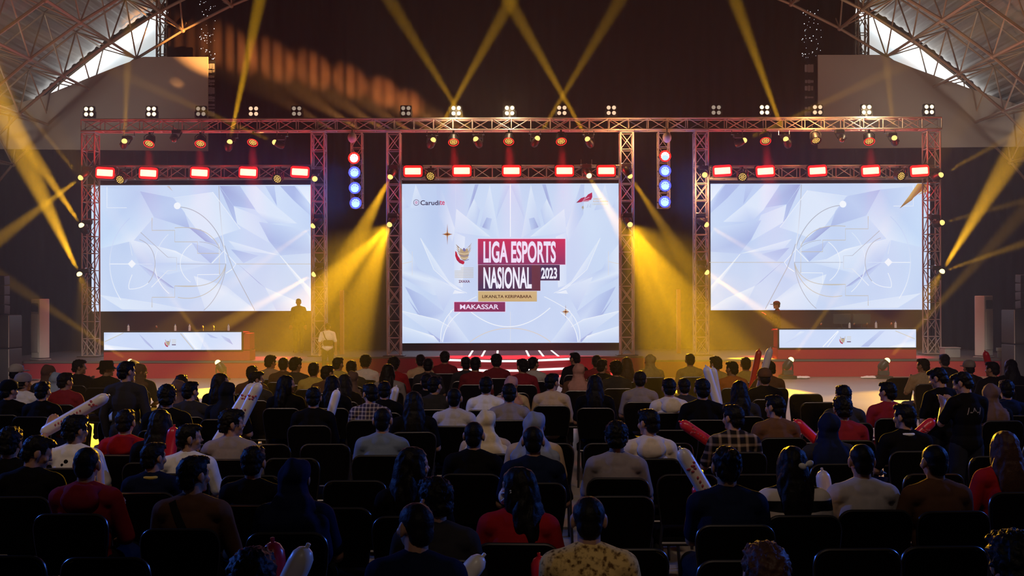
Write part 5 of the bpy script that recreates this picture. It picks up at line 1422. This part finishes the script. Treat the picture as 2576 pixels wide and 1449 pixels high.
# ---- who sits where: x, y of the top of the head in the photograph, hair, top, then what is special
# hair: s short, fade cropped, mess tousled, curl curly, l long, lw long and wide, b bun, p ponytail, h headscarf, h2 long veil
PEOPLE = [
 # left block
 (41, 916, 's', 'dgr', dict(hat=('cap', 'lgr'), turn=35)), (58, 938, 's', 'wht', dict(hat=('cap', 'gry'), turn=35)), (121, 915, 'h', 'dgr', dict(scarf='hij_brn', turn=35)),
 (141, 934, 'h', 'blk', dict(scarf='hij_blue')), (163, 935, 's', 'drd', dict(turn=35)), (199, 904, 'mess', 'blk', dict(turn=65, arm='phone')), (107, 957, 's', 'blk', {}),
 (268, 908, 's', 'blk', dict(hat=('bucket', 'blk'), turn=65)), (322, 934, 's', 'blk', dict(turn=0)), (352, 912, 'h', 'dgr', dict(scarf='hij_brn', turn=65)),
 (22, 956, 's', 'blk', dict(hat=('cap', 'blk'), turn=35)), (456, 940, 's', 'blk', {}), (447, 953, 'h', 'dgr', dict(scarf='hij_brn')), (420, 966, 'mess', 'blk', {}), (478, 957, 's', 'dgr', dict(turn=35)),
 (317, 971, 'h2', 'blk', dict(scarf='hij_blue', turn=-35)), (188, 1043, 'mess', 'wht', dict(turn=35, dots=1)), (315, 1027, 's', 'red', dict(sleeve='long', hood=True)), (404, 1027, 'l', 'blk', {}),
 (24, 1073, 'mess', 'blk', {}), (78, 1090, 's', 'blk', dict(turn=65, tilt=20, sleeve='long')), (474, 1063, 's', 'wht', dict(turn=65)), (218, 1118, 'fade', 'drd', dict(sleeve='long', hood=True, prt=('SAR', 0.10, 0.745, 0.03, 'wht'))),
 (385, 1110, 's', 'nav', dict(turn=35, collar='yel')),
 # left of centre
 (555, 937, 'l', 'blk', dict(turn=65)), (571, 957, 'h', 'blk', dict(scarf='hij_blk')), (634, 918, 's', 'brn', {}), (644, 932, 's', 'dgr', dict(turn=65, sleeve='long', hold=1)), (680, 893, 'mess', 'bei', dict(turn=35)),
 (713, 898, 's', 'brn', {}), (743, 898, 'mess', 'dgr', dict(turn=35)), (789, 910, 's', 'yel', {}), (823, 917, 's', 'brn', dict(turn=35)), (850, 897, 's', 'yel', dict(turn=35)), (884, 905, 's', 'dgr', {}),
 (920, 893, 'curl', 'wht', dict(sleeve='long')), (886, 931, 'h', 'blk', dict(scarf='hij_brn')), (991, 898, 'curl', 'red', {}), (977, 914, 'l', 'gry', dict(turn=35)), (720, 942, 'lw', 'blk', dict(turn=65, hat=None)),
 (836, 942, 'l', 'blk', {}), (868, 939, 'l', 'blk', {}), (789, 971, 's', 'blk', dict(sleeve='long')), (932, 962, 's', 'plaid', dict(turn=-35)), (967, 957, 's', 'blk', {}), (962, 1021, 'fade', 'blu', {}),
 (581, 1028, 'mess', 'gry', dict(turn=65)), (637, 1118, 's', 'blk', {}),
 # centre
 (1058, 890, 's', 'bei', {}), (1077, 900, 's', 'dgr', {}), (1119, 883, 'mess', 'mar', {}), (1172, 896, 's', 'dgr', dict(sleeve='long')), (1196, 896, 's', 'mar', {}), (1249, 891, 'curl', 'mar', dict(turn=0)),
 (1341, 896, 'p', 'lgr', dict(turn=35)), (1315, 902, 'mess', 'drd', dict(turn=-35)), (1447, 885, 's', 'blk', dict(turn=-35)), (1456, 912, 'h', 'brn', dict(scarf='hij_pink')),
 (1074, 938, 's', 'blk', {}), (1093, 944, 's', 'dgr', dict(turn=35)), (1223, 945, 's', 'wht', dict(prt=('WAORLBET', 0.30, 0.80, 0.075, 'blk'))), (1286, 943, 'h', 'bei', dict(scarf='hij_pink')), (1281, 962, 's', 'gry', dict(sleeve='long')),
 (1388, 937, 's', 'bei', dict(sleeve='long', turn=35)), (1041, 982, 'l', 'blk', {}), (1143, 972, 'fade', 'lgr', dict(sleeve='long')), (1222, 1028, 'h2', 'bei', dict(scarf='hij_cream')), (1344, 1032, 'h2', 'bei', dict(scarf='hij_gold')),
 (1192, 1055, 'fade', 'blk', {}), (1341, 1066, 'fade', 'nav', {}), (1038, 1121, 'l', 'blk', dict(turn=65, sleeve='long')), (1097, 1199, 'mess', 'dgr', dict(turn=-35, child=1)),
 # right of centre
 (1501, 892, 's', 'drd', {}), (1514, 902, 's', 'blk', dict(turn=35)), (1497, 941, 'l', 'blk', {}), (1550, 908, 'curl', 'dgr', {}), (1577, 897, 'l', 'brn', dict(haircol='hair_brown')), (1636, 889, 'h', 'yel', dict(scarf='hij_yel', turn=-35)),
 (1736, 888, 's', 'yel', dict(prtlines=1)), (1801, 896, 'mess', 'yel', dict(turn=-35)), (1842, 907, 's', 'org', dict(turn=-35, sleeve='long')), (1876, 897, 's', 'yel', {}), (1934, 907, 'mess', 'brn', dict(turn=-35, hold=1)),
 (1923, 926, 's', 'blk', dict(hat=('cap', 'brn'), prt=('SCAZOMO USA', 0.20, 0.86, 0.035, 'lgr'))), (1610, 931, 's', 'gry', {}), (1683, 949, 's', 'crm', dict(hood=True, sleeve='long', strap=1)), (1721, 949, 's', 'dgr', {}), (1767, 949, 's', 'blk', {}), (1860, 955, 'l', 'dgr', {}),
 (1551, 1058, 'mess', 'gry', {}), (1633, 1026, 's', 'crm', dict(turn=-35, hood=True, sleeve='long')), (1846, 1015, 's', 'plaid2', dict(turn=-35)), (1951, 991, 's', 'brn', dict(turn=-35)), (1828, 1118, 'b', 'nav', {}),
 # right block
 (2122, 966, 's', 'dgr', {}), (2234, 958, 's', 'drd', dict(turn=-35)), (2323, 900, 's', 'bei', dict(turn=-35, arm='phone')), (2376, 889, 's', 'blk', dict(prt=('/-=/', 0.12, 0.86, 0.05, 'lgr'))),
 (2438, 906, 's', 'dgr', dict(hat=('cap', 'gry'))), (2497, 908, 's', 'blk', dict(turn=-35)), (2543, 902, 'l', 'blk', {}), (2532, 953, 's', 'nav', dict(hood=True, sleeve='long')), (2493, 962, 'h', 'blk', dict(scarf='hij_brn')),
 (2120, 995, 'mess', 'drd', {}), (2277, 1013, 's', 'blk', dict(turn=-35, collar='wht', prt=('ISNVOAND', 0.24, 0.775, 0.035, 'lgr'))), (2085, 1034, 'h', 'dgr', dict(scarf='hij_navy')),
 (1994, 1119, 'l', 'strp', dict(bow=1)), (2168, 1110, 'fade', 'lgr', dict(blue=1)), (2352, 1112, 'fade', 'brn', {}), (2528, 1081, 'l', 'red', dict(haircol='hair_brown')),
 # nearest rows
 (485, 1142, 's', 'brn', dict(turn=35, sleeve='long', strap=1)), (633, 1378, 'mess', 'blk', {}), (742, 1148, 'h2', 'nav', dict(scarf='hij_navy')), (1047, 1255, 'fade', 'nav', dict(turn=-35, sleeve='long')),
 (1305, 1171, 'l', 'red', dict(turn=-65, mask=1, sleeve='long')), (1481, 1239, 'fade', 'batik', dict(sleeve='long')), (1928, 1364, 'mess', 'dgr', dict(haircol='hair_brown')), (2551, 1339, 'curl', 'blk', {}),
]
STANDING = [  # x, y, style, top, distance, options
 (317, 905, 's', 'dgr', 10.05, dict(turn=35, sleeve='long')), (2369, 920, 's', 'blk', 9.7, dict(tilt=20, turn=-35)), (2431, 930, 's', 'blk', 9.1, dict(tilt=20, turn=-35, arm='phone', prt=('/-^-/', 0.16, 1.28, 0.07, 'gry')))]
ROWS = [3.3 + 0.78 * i for i in range(18)]
HS = 1.20
seats = []
placed = []
STAND_BLOCK = [(unroll(e[0], e[1])[0] * e[4] / F, e[4]) for e in STANDING]
for e in sorted(PEOPLE, key=lambda t: -t[1]):
    u, v = unroll(e[0], e[1]); yw = F * (EYE - HS) / max(v, 20)
    if e[4].get('child'): yw = 4.9
    best = None
    for n in range(-12, 13):
        Y = yw + 0.06 * n * (1 + yw / 14); X = u * Y / F; h = EYE - v * Y / F
        cost = abs(h - HS) / 0.05
        for X2, Y2 in seats + STAND_BLOCK: cost += 7 * max(0, 1 - math.hypot((X - X2) / 0.45, (Y - Y2) / 0.66))
        if best is None or cost < best[0]: best = (cost, X, Y, h)
    c, X, Y, h = best
    seats.append((X, Y)); placed.append([max(0, min(17, round((Y - 3.3) / 0.78))), X, h, e, Y])
rowsort = {i: sorted([p for p in placed if p[0] == i], key=lambda p: p[1]) for i in range(len(ROWS))}
# who holds which stick: the stick is carried before the chest of the person whose hand can reach its lower end
STICKS = [((271, 996), (190, 1042), 9.4, 0.56, 'st_white', 'white thunder stick lying slanted beside the pale blue headscarf', True), ((638, 966), (604, 1020), 9.4, 0.58, 'st_white', 'left one of two white thunder sticks held up at left', True),
          ((653, 964), (622, 1026), 9.35, 0.58, 'st_white', 'right one of two white thunder sticks held up at left', True), ((849, 981), (832, 1040), 11.3, 0.55, 'st_white', 'dim white thunder stick before the long haired pair', False),
          ((1712, 1062), (1795, 1118), 8.2, 0.42, 'st_red', 'red thunder stick pointing left before the dark plaid shirt', True), ((1712, 1130), (1780, 1246), 6.6, 0.46, 'st_white', 'white thunder stick with an emblem leaning beside the bun', True),
          ((1748, 1222), (1768, 1252), 6.7, 0.3, 'st_red', 'red thunder stick tucked behind the emblem stick', False), ((2068, 1184), (2080, 1265), 6.1, 0.5, 'st_white', 'white thunder stick upright between striped top and pale shirt', False),
          ((2000, 1058), (2056, 1110), 9.0, 0.40, 'st_red', 'red thunder stick between the brown and the red shirts', False), ((2350, 1056), (2300, 1100), 8.35, 0.45, 'st_red', 'red thunder stick beside the white collar', True),
          ((772, 1378), (728, 1470), 3.75, 0.5, 'st_white', 'white thunder stick at the bottom edge right of nearest head', False), ((686, 1364), (690, 1440), 3.85, 0.45, 'st_red', 'red thunder stick behind the nearest head', False),
          ((1214, 1400), (1150, 1475), 3.75, 0.5, 'st_white', 'white thunder stick at the bottom edge left of the batik shirt', False), ((1356, 1400), (1364, 1475), 3.75, 0.45, 'st_red', 'red thunder stick touching the batik shirt', False),
          ((1910, 880), (1898, 940), 14.3, 0.6, 'st_red', 'red thunder stick held up before the right desk', False), ((1938, 876), (1926, 920), 14.0, 0.6, 'st_white', 'pale thunder stick held up before the right desk', False),
          ((1776, 922), (1800, 1000), 12.6, 0.62, 'st_white', 'yellow lit thunder stick among the yellow shirts, left of pair', False), ((1793, 925), (1806, 1000), 12.55, 0.62, 'st_white', 'yellow lit thunder stick among the yellow shirts, right of pair', False),
          ((2478, 884), (2492, 935), 14.2, 0.55, 'st_red', 'red thunder stick held up at the far right', False), ((250, 1152), (254, 1220), 5.95, 0.35, 'st_white', 'white thunder stick upright beside the dark red hoodie', False, 0.0, 0.022),
          ((438, 1074), (428, 1140), 7.6, 0.45, 'st_red', 'red thunder stick left of the face of the man in white', False), ((997, 973), (988, 1012), 12.2, 0.4, 'st_white', 'pale thunder stick beside the long haired grey shirt', False)]
GRAB = {}
for n_, S_ in enumerate(STICKS):
    (tx, ty), (bx, by), Y0, ln = S_[0], S_[1], S_[2], S_[3]; best = None
    for q_ in placed:
        i_, X_, h_, e_, Y_ = q_
        if id(q_) in GRAB or e_[4].get('arm'): continue
        k_ = (h_ - 0.45) / (1.285 - 0.45); Yp = Y_ + 0.24
        if abs(Yp - Y0) > 1.6: continue
        a_ = at(tx, ty, Yp); d_ = (at(bx, by, Yp) - a_).normalized(); g_ = a_ + d_ * (ln - 0.05)
        loc = Vector(((g_.x - X_) / k_, (Yp - Y_) / k_, (g_.z - 0.45 * (1 - k_)) / k_))
        for side_, sx_ in (('L', -1), ('R', 1)):
            D_ = (loc - Vector((sx_ * 0.168, -0.02, 0.955))).length
            c_ = D_ + abs(Yp - Y0) * 0.12
            if D_ < 0.56 and abs(loc.x) < 0.62 and (best is None or c_ < best[0]): best = (c_, q_, side_, loc, Yp)
    if best:
        _, q_, side_, loc, Yp = best; GRAB[id(q_)] = ('grab', side_, round(loc.x, 3), round(loc.y, 3), round(loc.z, 3))
        STICKS[n_] = S_[:2] + (Yp,) + S_[3:]
HAIRNAME = {'s': 'short hair', 'fade': 'cropped hair', 'mess': 'tousled hair', 'curl': 'curly hair', 'l': 'long hair', 'lw': 'long wavy hair', 'b': 'hair in a bun', 'p': 'ponytail'}
M['mask'] = mat('white_face_mask', (0.70, 0.72, 0.76), 0.8); M['strap'] = mat('black_strap', (0.012, 0.012, 0.012), 0.6)
def facemask(p, J, R):
    q = MB(); q.ell((0, 0.088, 0.045), (0.052, 0.034, 0.046), 18, 10); o = q.build('face_mask', M['mask'], p, True); o.location = J['pivot']; o.rotation_euler = R.to_euler()
    for sx in (-1, 1):
        q = MB(); q.path([(sx * 0.05, 0.085, 0.07), (sx * 0.084, 0.03, 0.085), (sx * 0.094, -0.005, 0.10)], 0.004, 6); q.path([(sx * 0.048, 0.085, 0.025), (sx * 0.083, 0.03, 0.06), (sx * 0.094, -0.005, 0.09)], 0.004, 6)
        s = q.build('mask_strap', M['mask'], o)
def bow(p, J, R):
    q = MB(); q.ell((0.03, -0.115, 0.11), (0.026, 0.012, 0.02), 10, 6, Matrix.Rotation(0.4, 3, 'Y')); q.ell((0.075, -0.105, 0.125), (0.026, 0.012, 0.02), 10, 6, Matrix.Rotation(-0.4, 3, 'Y')); q.ell((0.052, -0.115, 0.117), (0.01, 0.012, 0.01), 8, 5)
    o = q.build('hair_bow', M['white'], p, True); o.location = J['pivot']
def strap(p, J, R):
    bvh = next(v_ for k_, v_ in CACHE.items() if k_[:3] == ('bvh', 'shirt', 'sit')); L = []
    for i in range(15):
        t = i / 14; x = -0.10 + 0.24 * t; z = 1.02 - 0.42 * t; hit = bvh.ray_cast(Vector((x, -1, z)), Vector((0, 1, 0)))[0]
        L.append(Vector((x, (hit.y if hit else -0.12) - 0.004, z)))
    vs = []; fs = []
    for i, c in enumerate(L):
        for dx, dy in ((-0.018, 0.006), (-0.018, -0.004), (0.018, -0.004), (0.018, 0.006)): vs.append(c + Vector((dx, dy, dx * 0.55)))
    for i in range(14): fs += [(4 * i + k, 4 * i + (k + 1) % 4, 4 * i + 4 + (k + 1) % 4, 4 * i + 4 + k) for k in range(4)]
    q = MB(); q.add(vs, fs); q.build('bag_strap', M['strap'], p, True)
def collar(top):
    def fn(p, J, R):
        q = MB(); q.path([(0.066 * math.cos(t), -0.022 + 0.064 * math.sin(t), 1.06 - 0.042 + J['up']) for t in [i * 2 * PI / 20 for i in range(21)]], 0.014, 8); q.build('collar', CL[top], p, True)
    return fn
def dots(p, J, R):
    bvh = next(v_ for k_, v_ in CACHE.items() if k_[:3] == ('bvh', 'shirt', 'sit')); q = MB()
    for x, z, r in ((-0.02, 0.93, 0.018), (-0.05, 0.905, 0.012)):
        h = bvh.ray_cast(Vector((x, -1, z)), Vector((0, 1, 0)))[0]; q.ell(Vector((x, h.y, z)), (r, 0.006, r), 12, 6)
    q.build('shirt_print', CL['blk'], p, True)
rp = random.Random(11)
persons = []
for i in range(len(ROWS)):
    for j, (ri, X, h, e, YP) in enumerate(rowsort[i]):
        x, y, style, top, o = e; o = dict(o)
        k = (h - 0.45) / (1.285 - 0.45) if style[0] != 'h' else (h - 0.45) / (1.29 - 0.45)
        ex = []
        if o.get('mask'): ex.append(facemask)
        if o.get('bow'): ex.append(bow)
        if o.get('strap'): ex.append(strap)
        if o.get('collar'): ex.append(collar(o['collar']))
        if o.get('dots'): ex.append(dots)
        arm = o.get('arm', 'lap'); rz_ = rp.uniform(-0.12, 0.12)
        for q_ in rowsort[i]:
            if q_[3] is e and id(q_) in GRAB: arm = GRAB[id(q_)]; rz_ = 0.0
        sl = o.get('sleeve', 'short')
        p = make_person(Vector((X, YP, 0)), k, rz_, style, top, o.get('turn', 0), o.get('tilt', 0), 'sit', arm, sl, o.get('hat'), o.get('hood', False), o.get('haircol'), o.get('scarf'),
                        extra=(lambda pp, J, R: [f(pp, J, R) for f in ex]))
        if o.get('prt'): s_, w_, z_, h_, m_ = o['prt']; print_on(p, 'sit', None if arm == 'lap' else arm, sl, s_, w_, z_, h_, m_)
        who = SCARF[o['scarf']] + ' headscarf' if o.get('scarf') else HAIRNAME[style]
        if o.get('hat'): who = {'cap': 'cap', 'bucket': 'bucket hat'}[o['hat'][0]]
        if o.get('mask'): who = 'long hair, white mask'
        if o.get('bow'): who = 'long hair, white bow'
        hd = TOPS[top][0]
        if o.get('hood') and top != 'crm': hd = hd.replace(' shirt', ' hoodie').replace(' jacket', ' hooded jacket')
        if o.get('prt'): hd = 'printed ' + hd
        n = len(rowsort[i])
        pos = ('alone in' if n == 1 else '%s from left in' % ORD[j]) + ' %s row from camera' % ORD[i]
        tag(p, 'person, %s, %s, %s' % (who.replace('blue and gold', 'blue gold'), hd, pos), 'person', 'seated audience')
        ch = put_chair(X, YP, p.rotation_euler[2] * 0.5)
        tag(ch, 'black banquet chair under person %s' % (('alone in' if n == 1 else '%s from left in' % ORD[j]) + ' the %s row from camera' % ORD[i]), 'chair', 'banquet chairs')
        persons.append((p, i, X))
for (x, y, style, top, Y, o), wh in zip(STANDING, ('large man in dark jacket standing among the seats at the left', 'boy in black T-shirt standing bent over in the right aisle', 'boy in printed black T-shirt standing in right aisle looking down')):
    u, v = unroll(x, y); h = EYE - v * Y / F
    p = make_person(Vector((u * Y / F, Y, 0)), h / 1.69, 0.2 if x > 2000 else 0, style, top, o.get('turn', 0), o.get('tilt', 0), 'stand', o.get('arm', 'lap'), o.get('sleeve', 'short'))
    if o.get('prt'): s_, w_, z_, h_, m_ = o['prt']; print_on(p, 'stand', None if o.get('arm') is None else o['arm'], 'short', s_, w_, z_, h_, m_)
    tag(p, wh, 'person')
# people on and before the stage
def stage_person(x, y, Y, z0, style, top, label, **kw):
    u, v = unroll(x, y); h = EYE - v * Y / F - z0
    p = make_person(Vector((u * Y / F, Y, z0)), h / 1.69, kw.pop('rz', 0), style, top, pose='stand', **kw); tag(p, label, 'person'); return p
stage_person(751, 750, 32.6, STAGE_Z, 's', 'dgr', 'person silhouetted on stage before the lower right corner of the left screen', rz=PI, sleeve='long')
stage_person(1954, 757, 29.6, STAGE_Z, 's', 'blk', 'person in a cap standing beside the right desk facing the middle', rz=PI / 2, hat=('cap', 'blk'), arm='hold', sleeve='long')
pw = stage_person(824, 811, 27.3, 0.0, 's', 'wht', 'person in white T-shirt with dark waist bag standing before the stage', rz=0.1)
def waistbag(p):
    q = MB(); q.rbox((0.03, -0.15, 1.10), (0.30, 0.09, 0.15), 0.05); q.build('waist_bag', M['black'], p, True)
    q = MB(); q.path([(-0.12, -0.13, 1.42), (-0.06, -0.155, 1.25), (0.03, -0.16, 1.10)], 0.012, 6); q.build('bag_strap', M['black'], p, True)
waistbag(pw)

# ---- empty chairs between the people
def try_chair(x, ytop, label, rz=0.0, snap=True):
    u, v = unroll(x, ytop); Y = F * (EYE - 0.85) / v
    X = u * Y / F
    if any(abs(X - a) < 0.41 and abs(Y - b) < 0.58 for a, b in seats + STAND_BLOCK): return None
    seats.append((X, Y))
    return tag(put_chair(X, Y, rz), label, 'chair', 'banquet chairs')
for x, yt, lab in ((60, 1372, 'in the bottom left corner'), (310, 1376, 'behind the red hoodie at lower left'), (905, 1196, 'left of the long haired woman facing right'), (860, 1260, 'right of the navy veil'), (1150, 1360, 'right of the cropped man in navy'),
                   (1560, 1355, 'right of the batik shirt'), (1720, 1350, 'second to the right of the batik shirt'), (2120, 1355, 'behind the pale grey shirt at lower right'), (2330, 1350, 'behind the cropped brown shirt at lower right'),
                   (2016, 988, 'in yellow light before the open floor, nearer one'), (1996, 976, 'in yellow light before the open floor, farther one'), (2045, 1008, 'dark, beside the open floor'),
                   (2250, 948, 'dark, behind the red shirt at right'), (2330, 962, 'dark, beside the beige shirt at right'), (2200, 1040, 'between the two red shirts at right'), (700, 1010, 'between black shirts at left'), (1690, 1075, 'near the red stick'),
                   (1290, 985, 'behind the grey shirt in the middle'), (620, 980, 'beside the sticks at left'), (150, 1010, 'behind the dark red shirt at left'), (520, 1180, 'beside the strap wearer'), (1420, 1130, 'left of the tousled grey shirt'), (1730, 1260, 'beside the white stick'), (2450, 1200, 'right of the cropped brown shirt')):
    try_chair(x, yt, 'empty black banquet chair ' + lab)

# the rest of the nearer rows: empty chairs in the gaps
for i in range(2, 8):
    Y = ROWS[i] + 0.1; W_ = 1288.0 * Y / F; n = 0; X = -W_ - 0.1
    while X < W_ + 0.1:
        if not any(abs(X - a) < 0.46 and abs(Y - b) < 0.62 for a, b in seats + STAND_BLOCK):
            seats.append((X, Y)); n += 1
            tag(put_chair(X, Y, 0.0), 'empty black banquet chair, %s free one from left around %s row from camera' % (ORD[n - 1], ORD[i]), 'chair', 'banquet chairs')
        X += 0.06

# ---- inflatable thunder sticks
M['st_white'] = mat('white_inflatable', (0.72, 0.66, 0.62), 0.35, 0, 0.04, 10, spec=0.5); M['st_red'] = mat('red_inflatable', (0.55, 0.02, 0.04), 0.3, 0, 0.05, 10, spec=0.5); M['st_print'] = mat('stick_print', (0.40, 0.07, 0.10), 0.5)
def stick(tip, toward, Y, length, m, label, prt=False, dy=0.0, r=0.043):
    a = at(*tip, Y); b = at(*toward, Y + dy); d = (b - a).normalized(); b = a + d * length
    root = empty('thunder_stick', b); tag(root, label, 'thunder stick', 'inflatable thunder sticks')
    L = a - b; q = MB(); n = L.normalized()
    prof = [(0.004, 0), (r * 0.5, 0.006), (r * 0.92, 0.03), (r, 0.06), (r, length - 0.06), (r * 0.92, length - 0.03), (r * 0.6, length - 0.008), (0.012, length)]
    Mx = n.to_track_quat('Z', 'Y').to_matrix().to_4x4(); q.lathe(prof, 18, Mx); q.build('tube', M[m], root, True)
    q = MB(); q.lathe([(0.006, length - 0.002), (0.008, length + 0.004), (0.008, length + 0.016), (0.003, length + 0.018)], 8, Mx); q.build('valve', M[m], root, True)
    if prt:
        q = MB(); rr = random.Random(3)
        side = n.cross(Vector((0, 1, 0))).normalized()
        def onskin(s, t):
            dirv = (Vector((0, -1, 0)) - n * Vector((0, -1, 0)).dot(n)).normalized(); ang = s / r
            return n * t + (dirv * math.cos(ang) + side * math.sin(ang)) * (r + 0.0015)
        for k in range(7):
            c = onskin((rr.random() - 0.5) * 0.05, length - 0.11 + (rr.random() - 0.5) * 0.05); q.ell(c, (0.010, 0.003, 0.007), 8, 5)
        for k in range(9):
            c = onskin(0.0, length * 0.62 - k * 0.026); q.ell(c, (0.007, 0.003, 0.009), 6, 4)
        q.build('logo', M['st_print'], root, True)
    return root
for S_ in STICKS:
    stick(*S_)
